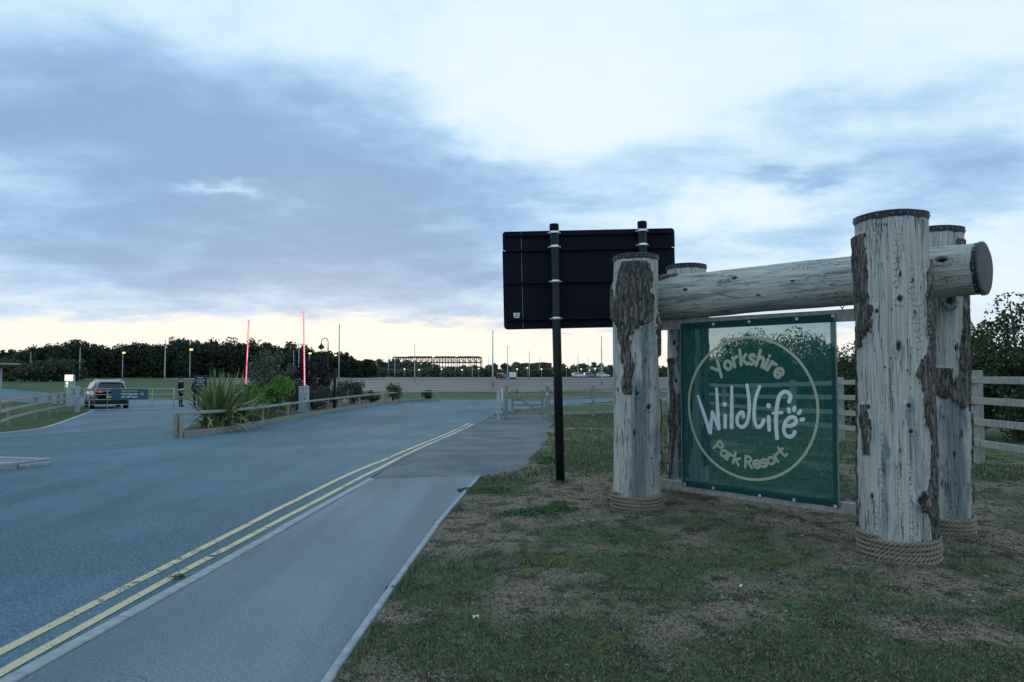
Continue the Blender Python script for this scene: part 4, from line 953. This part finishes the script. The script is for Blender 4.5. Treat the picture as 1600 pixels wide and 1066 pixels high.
# posts and lantern in the bed
o = thing('black_post', 'black square post at the bed rail carrying a thin steel mast', 'post', (-9.52, 38.9, -.3))
MB().box((-9.6, 38.9, .75), (.14, .14, 2.3), None, .012).build('shaft', m_black, o)
o = thing('mast', 'thin tall grey mast right of the swan neck lantern', 'pole', (-22.2, 92, -.4)); MB().tube([(-22.2, 92, -.4), (-22.2, 92, 7.9)], [.10, .06], 10).build('shaft', m_galv, o, True)
lx, ly = -17.2, 67.0; lz = float(T(ly)); o = thing('street_lantern', 'dark swan neck lantern post behind the purple shrub', 'lamp post', (lx, ly, lz))
MB().tube([(lx, ly, lz), (lx, ly, lz + 1.2), (lx, ly, lz + 4.6)], [.09, .07, .05], 10).build('post', m_black, o, True)
MB().tube([(lx, ly, lz + 4.6)] + [(lx - .32 + .32 * math.cos(a), ly, lz + 4.95 + .36 * math.sin(a)) for a in [k * math.pi / 8 for k in range(9)]] + [(lx - .64, ly, lz + 4.8)], .035, 8).build('swan_neck', m_black, o, True)
MB().lathe([(.30, 4.36), (.31, 4.42), (.22, 4.60), (.08, 4.72), (.05, 4.84)], (lx - .64, ly, lz), 14).build('shade', m_black, o)
MB().ell((lx - .64, ly, lz + 4.36), (.17, .17, .15), 12, 6).build('globe', m_white, o)
# navy notice behind the flax
o = thing('notice_board', 'navy notice with pale text standing behind the flax plants', 'sign', (-18.3, 42.2, -.4))
for x_ in (-18.62, -17.98): MB().tube([(x_, 42.25, -.42), (x_, 42.25, 1.45)], .03, 8).build('leg', m_black, o)
bd = MB().box((-18.3, 42.2, 1.18), (.74, .03, .66), None, .01).build('board', m_dkblue, o)
mb = MB(); rr = random.Random(2)
for z, wds in ((1.36, (.16, .10)), (1.22, (.12, .18, .1)), (1.10, (.1, .2)), (.98, (.14, .12, .12))):
    tot = sum(wds) + .04 * (len(wds) - 1); xx = -18.3 - tot / 2
    for w_ in wds: mb.box((xx + w_ / 2, 42.182, z), (w_, .004, .035), None, .001); xx += w_ + .04
mb.build('text_lines', m_ivory, bd)['kind'] = 'stuff'

# ================================================================== LEFT EDGE: KERBED ISLAND, KIOSK, LIT PANEL
isl = [(-8.42, 13.1), (-8.6, 12.55), (-9.3, 12.1), (-12.5, 11.5), (-14.5, 12.6), (-12.5, 13.3), (-9.6, 13.4)]
it = sheet('traffic_island', isl, m_foot, lambda y: float(TR(y)) + .0, 'kerbed traffic island tip at the left edge', None, .09)
for k in range(len(isl)):
    a, b = isl[k], isl[(k + 1) % len(isl)]; L = math.dist(a, b); n = max(1, round(L / .6))
    for q in range(n):
        p, s_ = [(a[0] + (b[0] - a[0]) * u, a[1] + (b[1] - a[1]) * u) for u in ((q + .01) / n, (q + .99) / n)]
        tip = 1 - .55 * (k == 0)
        MB().bar((p[0], p[1], float(TR(p[1])) + .03), (s_[0], s_[1], float(TR(s_[1])) + .03), .12, .17 * tip, .015).build('kerbstone', m_kerb, it)
o = thing('intercom_panel', 'lit white intercom panel on a pedestal behind the verge fence', 'intercom', (-27.1, 44, -.4))
MB().box((-27.1, 44, .35), (.30, .22, 1.5), None, .02).build('pedestal', m_galv, o)
hd = MB().box((-27.1, 44, 1.10), (.56, .20, .90), None, .03).build('housing', m_cab, o)
MB().box((-27.1, 43.895, 1.36), (.50, .012, .36), None, .004).build('lit_panel', plain_emit('lit panel', (1., .95, .72), 1.5), hd)
for (x_, z, c, k) in ((-27.2, 1.22, (1., .85, .3), 1.3), (-27.0, 1.22, (1., .9, .6), 1.3), (-27.2, 1.03, (.8, .9, 1.), 1.2), (-27.2, .86, (.5, 1., .25), .9)):
    MB().lathe([(.075, -.006), (.075, .006)], (x_, 43.88, z), 14, (0, 1, 0)).build('button', plain_emit('button', c, k), hd)
o = thing('kiosk', 'blue grey timber kiosk cut off by the left edge, sloping roof', 'kiosk', (-27.6, 36.0, -.4))
MB().box((-27.85, 36.2, .75), (2.6, 2.4, 2.3), None, .02).build('wall', m_cab, o)
for k in range(8): MB().box((-29.0 + k * .33, 34.985, .75), (.31, .03, 2.2), None, .006).build('plank', m_cab, o)
MB().bar((-30.0, 36.1, 1.35), (-25.75, 36.1, 2.12), 3.0, .10, .01).build('roof', m_timberd, o)
o = thing('marker_board', 'white curved marker leaning by the verge fence at the left edge', 'marker', (-20.25, 28.0, -.39))
MB().tube([(-20.45, 28.0, -.42), (-20.3, 27.98, .15), (-20.05, 27.95, .55)], [.03, .07, .03], 8).build('blade', m_white, o, True)

# ================================================================== CAR
def paint(name, c):
    return mat(name, lambda t: pr(t, c, .28, None, .5, .35, Coat__Weight=.6))
m_glass = mat('car glass', lambda t: pr(t, (.012, .014, .018), .08, None, .6)); m_tyre = mottled('tyre rubber', (.012, .012, .013), (.02, .02, .022), 20, .85, .1)
m_trim = mottled('black trim', (.012, .013, .015), (.02, .022, .024), 10, .6, 0); m_alloy = mottled('alloy rim', (.4, .42, .44), (.55, .57, .6), 8, .35, 0, metal=.7)
m_tail = mat('tail lamp', lambda t: pr(t, (.32, .01, .015), .2, None, .5, 0., Emission__Color=(1, .05, .05, 1), Emission__Strength=.25)); m_plate = mottled('number plate', (.55, .45, .08), (.6, .5, .1), 5, .5, 0)
def make_car(name, label, m_p, group=None):
    o = thing(name, label, 'car', (0, 0, 0), group)          # heading +x
    st = [(-2.18, .42, .95, .80, .84), (-2.10, .30, 1.02, .88, .90), (-1.6, .24, 1.06, .92, .93), (-.5, .22, 1.04, .93, .93), (.6, .22, 1.02, .93, .92), (1.1, .23, 1.0, .92, .90), (1.75, .26, .92, .89, .84), (2.12, .34, .80, .80, .74), (2.22, .42, .68, .66, .62)]
    V = []; F = []
    for x_, zb_, zt, w1, w2 in st:
        h = zt - zb_
        ring = [(-w1 * .86, zb_), (-w1 * .98, zb_ + .12), (-w1, zb_ + h * .5), (-w2 * .985, zb_ + h * .85), (-w2 * .95, zt), (0, zt + .03), (w2 * .95, zt), (w2 * .985, zb_ + h * .85), (w1, zb_ + h * .5), (w1 * .98, zb_ + .12), (w1 * .86, zb_)]
        V += [(x_, a, b) for a, b in ring]
    n = 11
    for i in range(len(st) - 1):
        for k in range(n): a, b = i * n + k, i * n + (k + 1) % n; F.append((a, b, b + n, a + n))
    F += [tuple(range(n)), tuple((len(st) - 1) * n + k for k in range(n))[::-1]]
    body = MB().add(V, F).build('body', m_p, o, True)
    gh = [(-2.06, 1.0, .86, 1.0, .86), (-1.86, 1.0, .87, 1.52, .66), (-1.55, 1.0, .88, 1.60, .67), (-.6, 1.0, .89, 1.65, .68), (.25, 1.0, .88, 1.60, .66), (.62, 1.0, .87, 1.42, .66), (1.15, 1.0, .84, 1.0, .82)]
    V = []; F = []
    for x_, zb_, wb, zt, wt_ in gh: V += [(x_, -wb, zb_), (x_, -wt_ - .03, zt - .05), (x_, -wt_ * .8, zt), (x_, wt_ * .8, zt), (x_, wt_ + .03, zt - .05), (x_, wb, zb_)]
    for i in range(len(gh) - 1):
        for k in range(5): a = i * 6 + k; F.append((a, a + 1, a + 7, a + 6))
    roof = MB().add(V, F).build('roof', m_p, o, True)
    def pane(nm, q, m_, parent):
        q = [Vector(p) for p in q]; nn = (q[1] - q[0]).cross(q[2] - q[0]).normalized()
        c = sum(q, Vector()) / 4
        if nn.dot(c - Vector((0, 0, 1.1))) < 0: nn = -nn
        MB().add([p + nn * .012 for p in q] + [p - nn * .01 for p in q], [(0, 1, 2, 3), (7, 6, 5, 4), (0, 4, 5, 1), (1, 5, 6, 2), (2, 6, 7, 3), (3, 7, 4, 0)]).build(nm, m_, parent)
    pane('rear_window', [(-2.045, -.74, 1.08), (-2.045, .74, 1.08), (-1.885, .60, 1.46), (-1.885, -.60, 1.46)], m_glass, roof)
    pane('windscreen', [(1.10, -.74, 1.05), (1.10, .74, 1.05), (.66, .58, 1.40), (.66, -.58, 1.40)], m_glass, roof)
    for sg in (-1, 1):
        for xa, xb, xc, xd in ((-1.78, -1.15, -1.15, -1.66), (-1.08, -.15, -.15, -1.08), (-.08, .92, .36, -.08)):
            pane('side_window', [(xa, sg * .885, 1.05), (xb, sg * .89, 1.05), (xc, sg * .735, 1.50), (xd, sg * .735, 1.50)], m_glass, roof)
        MB().bar((-1.5, sg * .60, 1.66), (.1, sg * .60, 1.675), .035, .035, .008).build('roof_rail', m_alloy, roof)
        MB().box((.75, sg * 1.0, 1.08), (.16, .20, .13), None, .03).build('mirror', m_p, body)
        MB().box((-2.135, sg * .66, .96), (.07, .38, .17), None, .02).build('tail_lamp', m_tail, body)
        MB().box((-2.158, sg * .56, .985), (.03, .14, .06), None, .008).build('reversing_lamp', m_ivory, body)
        MB().box((2.12, sg * .62, .76), (.10, .34, .13), None, .02).build('headlight', m_white, body)
        for x_ in (-1.32, 1.34):
            MB().lathe([(.42, -.04), (.42, .03)], (x_, sg * .905, .36), 22, (0, 1, 0)).build('wheel_arch', m_trim, body)
            w_ = MB().lathe([(.27, -.11), (.34, -.10), (.345, .0), (.34, .10), (.27, .11)], (x_, sg * .86, .345), 22, (0, 1, 0)).build('wheel', m_tyre, o, True)
            MB().lathe([(.22, -.02), (.23, .02)], (x_, sg * .965, .345), 16, (0, 1, 0)).build('rim', m_alloy, w_)
    MB().box((-2.17, 0, .45), (.14, 1.62, .28), None, .05).build('bumper', m_trim, body)
    MB().box((2.17, 0, .42), (.14, 1.5, .26), None, .05).build('bumper', m_trim, body)
    MB().box((-2.215, 0, .70), (.012, .52, .11), None, .003).build('number_plate', m_plate, body)
    MB().box((-1.96, 0, 1.60), (.26, 1.15, .03), None, .012).build('spoiler', m_p, roof)
    return o
m_silver = paint('silver paint', (.19, .205, .225)); m_blackp = paint('black paint car', (.02, .022, .03)); m_whitep = paint('white paint car', (.62, .63, .64))
car = make_car('parked_car', 'silver estate car seen from behind, waiting beyond the closed field gate', m_silver)
place(car, (-24.0, 42.45, float(T(42))), R(127))
kinds = [(m_blackp, (-3.0, 205), 70, 'black car alone out on the empty car park'), (m_whitep, (21.5, 232), 10, 'white car at the left end of the far parked row'), (m_silver, (25.5, 234), 5, 'silver car in the middle of the far parked row'), (m_whitep, (29.6, 233), -4, 'white car at the right end of the far parked row')]
for mp, (x_, y_), rz, lab in kinds:
    c_ = copy_tree(car); c_['label'] = lab
    for ch in c_.children:
        if ch.name.split('.')[0] in ('body', 'roof'):
            ch.data = ch.data.copy(); ch.data.materials[0] = mp
    if 'row' in lab: c_['group'] = 'cars parked along the far edge'
    place(c_, (x_, y_, float(T(y_)) + .02), R(rz))
o = thing('white_trailer', 'small white box trailer beside the lone black car', 'trailer', (0.2, 206, float(T(206))))
MB().box((.2, 206, float(T(206)) + 1.15), (2.0, 1.4, 1.5), None, .05).build('box', m_white, o); MB().lathe([(.3, -.9), (.3, .9)], (.2, 206, float(T(206)) + .32), 14, (1, 0, 0)).build('wheels', m_tyre, o)

# ================================================================== PEOPLE
m_skin = mottled('skin', (.40, .26, .20), (.46, .31, .24), 10, .6, 0); m_cloth = mottled('dark uniform', (.008, .009, .013), (.016, .017, .022), 20, .85, .1)
m_band = mottled('reflective band', (.42, .40, .34), (.55, .53, .46), 30, .5, 0); m_boot = mottled('black boots', (.007, .007, .008), (.012, .012, .013), 10, .5, 0)
m_hair = mottled('fair hair', (.30, .22, .12), (.42, .32, .18), 30, .6, .2); m_hairb = mottled('dark hair', (.02, .015, .012), (.03, .022, .018), 30, .6, .2)
def person(label, x_, y_, rz, hi, hat, hair):
    z = float(TR(y_)) + .004; o = thing('person', label, 'person', (0, 0, 0))          # faces +x
    J = [((0, 0, .98), .155), ((0, 0, 1.12), .145), ((.01, 0, 1.32), .165), ((.0, 0, 1.46), .13), ((.0, 0, 1.54), .062), ((.015, 0, 1.62), .075), ((.02, 0, 1.70), .095), ((.015, 0, 1.78), .07)]
    E = [(i, i + 1) for i in range(7)]
    def chain(root, pts):
        p = root
        for q in pts: J.append(q); E.append((p, len(J) - 1)); p = len(J) - 1
        return p
    for sg in (-1, 1):
        chain(0, [((.0, sg * .10, .90), .105), ((.02, sg * .11, .52), .072), ((.0, sg * .12, .50), .068), ((-.01, sg * .12, .12), .048), ((.06, sg * .125, .05), .05), ((.17, sg * .13, .035), .036)])
        h = chain(3, [((.0, sg * .20, 1.43), .07), ((-.03, sg * .25, 1.15), .052), ((.10, sg * .23, .95), .042), ((.15, sg * .215, .90), .036)])
        for f, (dx, dy) in enumerate(((.085, .025), (.095, .008), (.09, -.010), (.075, -.026))): chain(h, [((.15 + dx * .5, sg * .215 + dy, .875), .010), ((.15 + dx, sg * .215 + dy, .845), .009)])
        chain(h, [((.17, sg * .185, .90), .011), ((.20, sg * .178, .885), .009)])
    me = bpy.data.meshes.new('body'); me.from_pydata([p for p, r_ in J], E, []); b = bpy.data.objects.new('body', me); C.objects.link(b)
    sk = b.modifiers.new('s', 'SKIN'); su = b.modifiers.new('u', 'SUBSURF'); su.levels = su.render_levels = 1
    for i, (p, r_) in enumerate(J): me.skin_vertices[0].data[i].radius = (r_, r_ * (1.25 if i in (0, 1, 2) else 1))
    me.skin_vertices[0].data[0].use_root = True
    dg = bpy.context.evaluated_depsgraph_get(); m2 = bpy.data.meshes.new_from_object(b.evaluated_get(dg)); bpy.data.objects.remove(b)
    for mm in (m_skin, m_cloth, m_boot, m_band): m2.materials.append(mm)
    for f in m2.polygons:
        c = f.center; f.use_smooth = True
        f.material_index = 2 if c.z < .11 else 1 if c.z < 1.52 and not (abs(c.y) > .15 and c.z < .93 and c.x > .1) else 0
        if hi and f.material_index == 1 and (1.00 < c.z < 1.07 or .42 < c.z < .47 or .56 < c.z < .61): f.material_index = 3
    bo = bpy.data.objects.new('body', m2); C.objects.link(bo); bo.parent = o
    MB().ell((.115, 0, 1.68), (.022, .016, .03), 8, 6).build('nose', m_skin, bo, True)
    for sg in (-1, 1): MB().ell((.01, sg * .092, 1.69), (.022, .012, .032), 8, 6).build('ear', m_skin, bo, True)
    [MB().ell((.102, sg * .035, 1.715), (.010, .014, .008), 8, 6).build('eye', m_boot, bo, True) for sg in (-1, 1)]
    if hat:
        hb = MB(); hb.ell((.015, 0, 1.765), (.115, .105, .075), 14, 8); hb.box((.145, 0, 1.755), (.12, .15, .014), None, .006); hb.build('cap', m_cloth, o, True)
        MB().ell((-.035, 0, 1.70), (.075, .098, .07), 12, 8).build('hair', hair, o, True)
    else:
        hb = MB(); hb.ell((-.005, 0, 1.745), (.112, .112, .09), 14, 8); hb.ell((-.06, 0, 1.62), (.075, .11, .13), 12, 8); hb.build('hair', hair, o, True)
    if hi:
        wb = MB(); wb.lathe([(.175, 1.005), (.182, 1.02), (.182, 1.06), (.175, 1.075)], (0, 0, 0), 20); wb.v = [(v[0] * .93, v[1] * 1.16, v[2]) for v in wb.v]; wb.build('reflective_belt', m_band, o, True)
    place(o, (x_, y_, z), rz); return o
person('person in dark uniform and cap with pale reflective bands, standing by the gate', -20.1, 43.6, R(-4), True, True, m_hairb)
person('person with fair hair in a dark jacket, half hidden behind the flax', -18.75, 42.7, R(-60), False, False, m_hair)

# ================================================================== CAR PARK POLES
m_lamp = plain_emit('lamp glow', (1., .72, .32), 1.9)
def pole(px_, py_, lit, double, label, group, h=8.0, dd=None):
    dist = dd or (h - 1.9) / ((583 - py_) / 1120); x_ = (px_ - 800) / 1120 * dist; z = float(T(dist))
    o = thing('lamp_post' if lit else 'steel_pole', label, 'lamp post' if lit else 'pole', (x_, dist, z), group)
    H_ = 1.65 + (583 - py_) / 1120 * dist
    MB().tube([(x_, dist, z - .2), (x_, dist, z + 1.5), (x_, dist, H_)], [.12, .11, .06], 8).build('shaft', m_galv, o, True)
    if lit:
        for sg in ((-1, 1) if double else (1,)):
            off = sg * (.75 if double else .28)
            MB().tube([(x_, dist, H_ - .08), (x_ + off, dist, H_)], .045, 6).build('arm', m_galv, o)
            hd_ = MB().box((x_ + off, dist, H_ + .04), (.55, .34, .12), None, .03).build('lamp_head', m_galv, o)
            MB().ell((x_ + off, dist - .05, H_ - .07), (.50, .34, .26), 10, 6).build('lens', m_lamp, hd_, True)
    else:
        MB().lathe([(.08, 0), (.07, .08), (.02, .12)], (x_, dist, H_), 8).build('finial', m_galv, o)
ORD = ['first', 'second', 'third', 'fourth', 'fifth', 'sixth', 'seventh', 'eighth', 'ninth', 'tenth', 'eleventh', 'twelfth', 'thirteenth', 'fourteenth', 'fifteenth', 'sixteenth', 'seventeenth', 'eighteenth']
lit = [(192, 551, 0), (297, 546, 0), (403, 557, 0), (483, 552, 0), (497, 557, 0), (523, 555, 0), (588, 558, 0), (617, 553, 1), (676, 557, 0), (712, 556, 0), (763, 557, 0), (793, 541, 1), (843, 557, 0), (903, 554, 1), (919, 557, 0), (1147, 533, 0)]
for k, (a, b, db) in enumerate(lit): pole(a, b, True, db, f'lit car park lamp post{" with two heads" if db else ""}, {ORD[k]} from the left', 'lit lamp posts on the car park')
unl = [(48, 551), (125, 543), (258, 532), (337, 554), (459, 548), (467, 537), (607, 556), (648, 539), (738, 555), (770, 517), (827, 549), (940, 526)]
for k, (a, b) in enumerate(unl): pole(a, b, False, 0, f'unlit slender grey pole, {ORD[k]} from the left', 'unlit poles on the car park')

# low lights along the far edge of the car park
for k, (a, b) in enumerate(((632, 577), (655, 578), (690, 577), (722, 578), (748, 576), (808, 577), (824, 575), (846, 577), (869, 576), (885, 574), (908, 577), (930, 576))):
    x_ = (a - 800) / 1120 * 247; z = float(T(247)); h = 1.65 + (583 - b) / 1120 * 247
    o = thing('bollard_light', f'small warm light low along the far edge of the car park, {ORD[k]} from the left', 'light', (x_, 247, z), 'small lights along the far edge')
    MB().tube([(x_, 247, z - .1), (x_, 247, h)], .06, 6).build('stem', m_galv, o); MB().ell((x_, 247, h), (.28, .28, .22), 8, 6).build('lens', m_lamp, o, True)
# ================================================================== TREES
# hedge trees behind the paddock fence
hedge = [(13.3, 18.6, 3.4, 3.9, 'dark hedge tree at the right edge, tallest beside the frame'), (13.0, 20.9, 3.0, 3.1, 'dark hedge bush second from the right edge, behind the fence'), (13.4, 23.4, 3.2, 3.0, 'dark hedge bush behind the nearest log'),
         (13.0, 26.4, 3.3, 3.25, 'hedge bush just right of the banner'), (13.3, 29.6, 3.2, 3.1, 'hedge bush seen through the right edge of the banner'), (13.2, 33.2, 3.9, 4.1, 'tall hedge tree seen through the banner right of its middle'),
         (13.0, 37.2, 3.9, 4.2, 'tall hedge tree seen through the top of the banner emblem'), (13.2, 41.6, 4.2, 4.4, 'hedge tree seen through the left part of the banner'), (12.8, 46.5, 3.4, 3.0, 'thin hedge bush seen through the far left of the banner')]
for k, (x_, y_, w, h, lab) in enumerate(hedge):
    shrub('hedge_tree', lab, x_, y_, w, h, 13000, .062, m_bush_leaf, 50 + k, 'tree', 'hedge trees behind the paddock fence', 60, depth=w * 1.15, spread=.26)
# scrub at the foot of the wood on the left
for k, (px_, dist, w, h, lab) in enumerate(((20, 168, 9, 5.2, 'grey green scrub bush leftmost below the wood'), (55, 160, 9, 4.6, 'broad grey green scrub bush second from the left below the wood'), (88, 163, 8, 5.0, 'grey green scrub bush third from the left below the wood'), (113, 172, 7, 5.6, 'grey green scrub bush fourth from the left, beside the thin pole'))):
    shrub('scrub_bush', lab, (px_ - 800) / 1120 * dist, dist, w, h, 4200, .30, m_greyleaf, 80 + k, 'bush', 'scrub bushes below the wood', 50)
def mass(name, prof, d0, d1, size, m_, label, seed, per, wscale=1., base=.0):
    r = np.random.default_rng(seed); PP = []
    px_ = prof[0][0]
    while px_ < prof[-1][0]:
        for row in range(3):
            dist = d0 + (d1 - d0) * (row + r.random()) / 3; p = px_ + r.normal(0, 6)
            yt = np.interp(p, [q[0] for q in prof], [q[1] for q in prof]); H_ = 1.65 + (583 - yt) / 1120 * dist; z = float(T(dist)); h = (H_ - z) * r.uniform(.84, 1.02) * (1 if row else .93); w = min(h, 12.) * r.uniform(.55, .8) * wscale
            x_ = (p - 800) / 1120 * dist
            q = ellpts(r, per, (w / 2, w / 2, h * .5), (x_, dist, z + h * .52), 26, .30); lo = q.copy(); lo[:, 2] = z + h * .45 * r.random(len(lo)); q = np.vstack([q, lo[: len(lo) // 3]]); q[:, 2] = np.clip(q[:, 2], z + .1, z + h * 1.04); PP.append(q)
        px_ += r.uniform(11, 17)
    P = np.vstack(PP); o = quads(name, P, size, m_, None, r, kind='stuff'); return tag(o, label, 'trees')
mass('woodland', [(-70, 548), (0, 547), (40, 545), (60, 537), (90, 533), (120, 531), (160, 540), (200, 535), (225, 532), (262, 536), (285, 524), (310, 527), (350, 530), (400, 532), (420, 536), (450, 534), (500, 546), (530, 548), (545, 556), (580, 562)], 225, 268, .48, m_wood_leaf, 'dark wood filling the skyline on the left', 91, 1700)
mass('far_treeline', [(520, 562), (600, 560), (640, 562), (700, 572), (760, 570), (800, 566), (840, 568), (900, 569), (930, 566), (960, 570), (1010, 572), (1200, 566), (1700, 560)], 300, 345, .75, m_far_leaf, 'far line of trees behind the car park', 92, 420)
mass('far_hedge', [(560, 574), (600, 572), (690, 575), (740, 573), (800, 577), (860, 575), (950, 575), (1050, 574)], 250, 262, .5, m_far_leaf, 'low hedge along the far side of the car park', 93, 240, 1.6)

# ================================================================== FAR BUILDINGS
m_steelframe = mottled('dark steelwork', (.035, .033, .035), (.06, .055, .055), 1, .7, 0); m_brown = mottled('brown cladding', (.05, .042, .04), (.075, .065, .06), .5, .8, 0); m_cladb = mottled('pale cladding', (.16, .19, .22), (.22, .25, .28), .5, .7, 0)
D = 330.; fx = lambda p, dd: (p - 800) / 1120 * dd; fz = lambda y_, dd: 1.65 + (583 - y_) / 1120 * dd
o = thing('steel_frame_building', 'unfinished dark steel framed building on the skyline beyond the car park', 'building', (fx(682, D), D, float(T(D))))
gz0 = float(T(D)); top = fz(557.5, D)
xa, xb = fx(614, D), fx(751, D)
for row, dy in ((0, 0), (1, 14)):
    n = 15
    for k in range(n + 1):
        x_ = xa + (xb - xa) * k / n; MB().box((x_, D + dy, (gz0 + top) / 2), (.32, .32, top - gz0), None, .03).build('column', m_steelframe, o)
    for z in (top - .2, top - 2.6, (gz0 + top) / 2 - .3): MB().bar((xa, D + dy, z), (xb, D + dy, z), .3, .42, .03).build('floor_beam', m_steelframe, o)
    for k in range(n * 2):
        x1, x2 = xa + (xb - xa) * k / (2 * n), xa + (xb - xa) * (k + 1) / (2 * n); zz_ = (top - .4, top - 2.4); a_, b_ = (zz_ if k % 2 else zz_[::-1])
        MB().bar((x1, D + dy, a_), (x2, D + dy, b_), .18, .2, .02).build('truss_brace', m_steelframe, o)
for k in range(16): x_ = xa + (xb - xa) * k / 15; MB().bar((x_, D + .2, top - .25), (x_, D + 13.8, top - .25), .2, .3, .02).build('roof_beam', m_steelframe, o)
MB().box(((xa + xb) / 2 + 3, D + 7, top + .12), ((xb - xa) * .80, 12, .22), None, .05).build('roof_deck', m_steelframe, o)
MB().box(((xa + xb) / 2, D + 7, gz0 + 1.9), ((xb - xa) * .96, 9, 3.6), None, .05).build('lower_wall', m_brown, o)
def shed(name, label, p0, p1, yt, dd, m_, depth=12., nwin=4, mwin=None):
    z = float(T(dd)); x0, x1 = fx(p0, dd), fx(p1, dd); h = fz(yt, dd) - z; o = thing(name, label, 'building', ((x0 + x1) / 2, dd, z))
    MB().box(((x0 + x1) / 2, dd + depth / 2, z + h * .46), (x1 - x0, depth, h * .92), None, .05).build('wall', m_, o)
    MB().prism([(x0 - .3, z + h * .92), (x1 + .3, z + h * .92), ((x0 + x1) / 2 + .2, z + h)], dd - .3, dd + depth + .3).build('roof', m_steelframe, o)
    for k in range(nwin):
        x_ = x0 + (x1 - x0) * (k + .5) / nwin; MB().box((x_, dd - .02, z + h * .55), ((x1 - x0) / nwin * .5, .06, h * .16), None, .01).build('window', mwin or m_glass, o)
    return o
m_litwin = plain_emit('lit window', (1., .78, .45), 1.6)
shed('brown_shed', 'long brown shed on the far skyline left of the black sign post', 832, 862, 566, 345, m_brown, 14, 5)
shed('pale_shed', 'low pale shed at the far edge of the car park', 806, 823, 578, 270, m_cladb, 8, 3)
shed('lit_lodge', 'dark lodge with lit windows beyond the far hedge', 808, 836, 567, 320, m_brown, 10, 4, m_litwin)
shed('grey_lodge', 'grey lodge with lit windows behind the far parked cars', 918, 950, 572, 300, m_cladb, 10, 4, m_litwin)
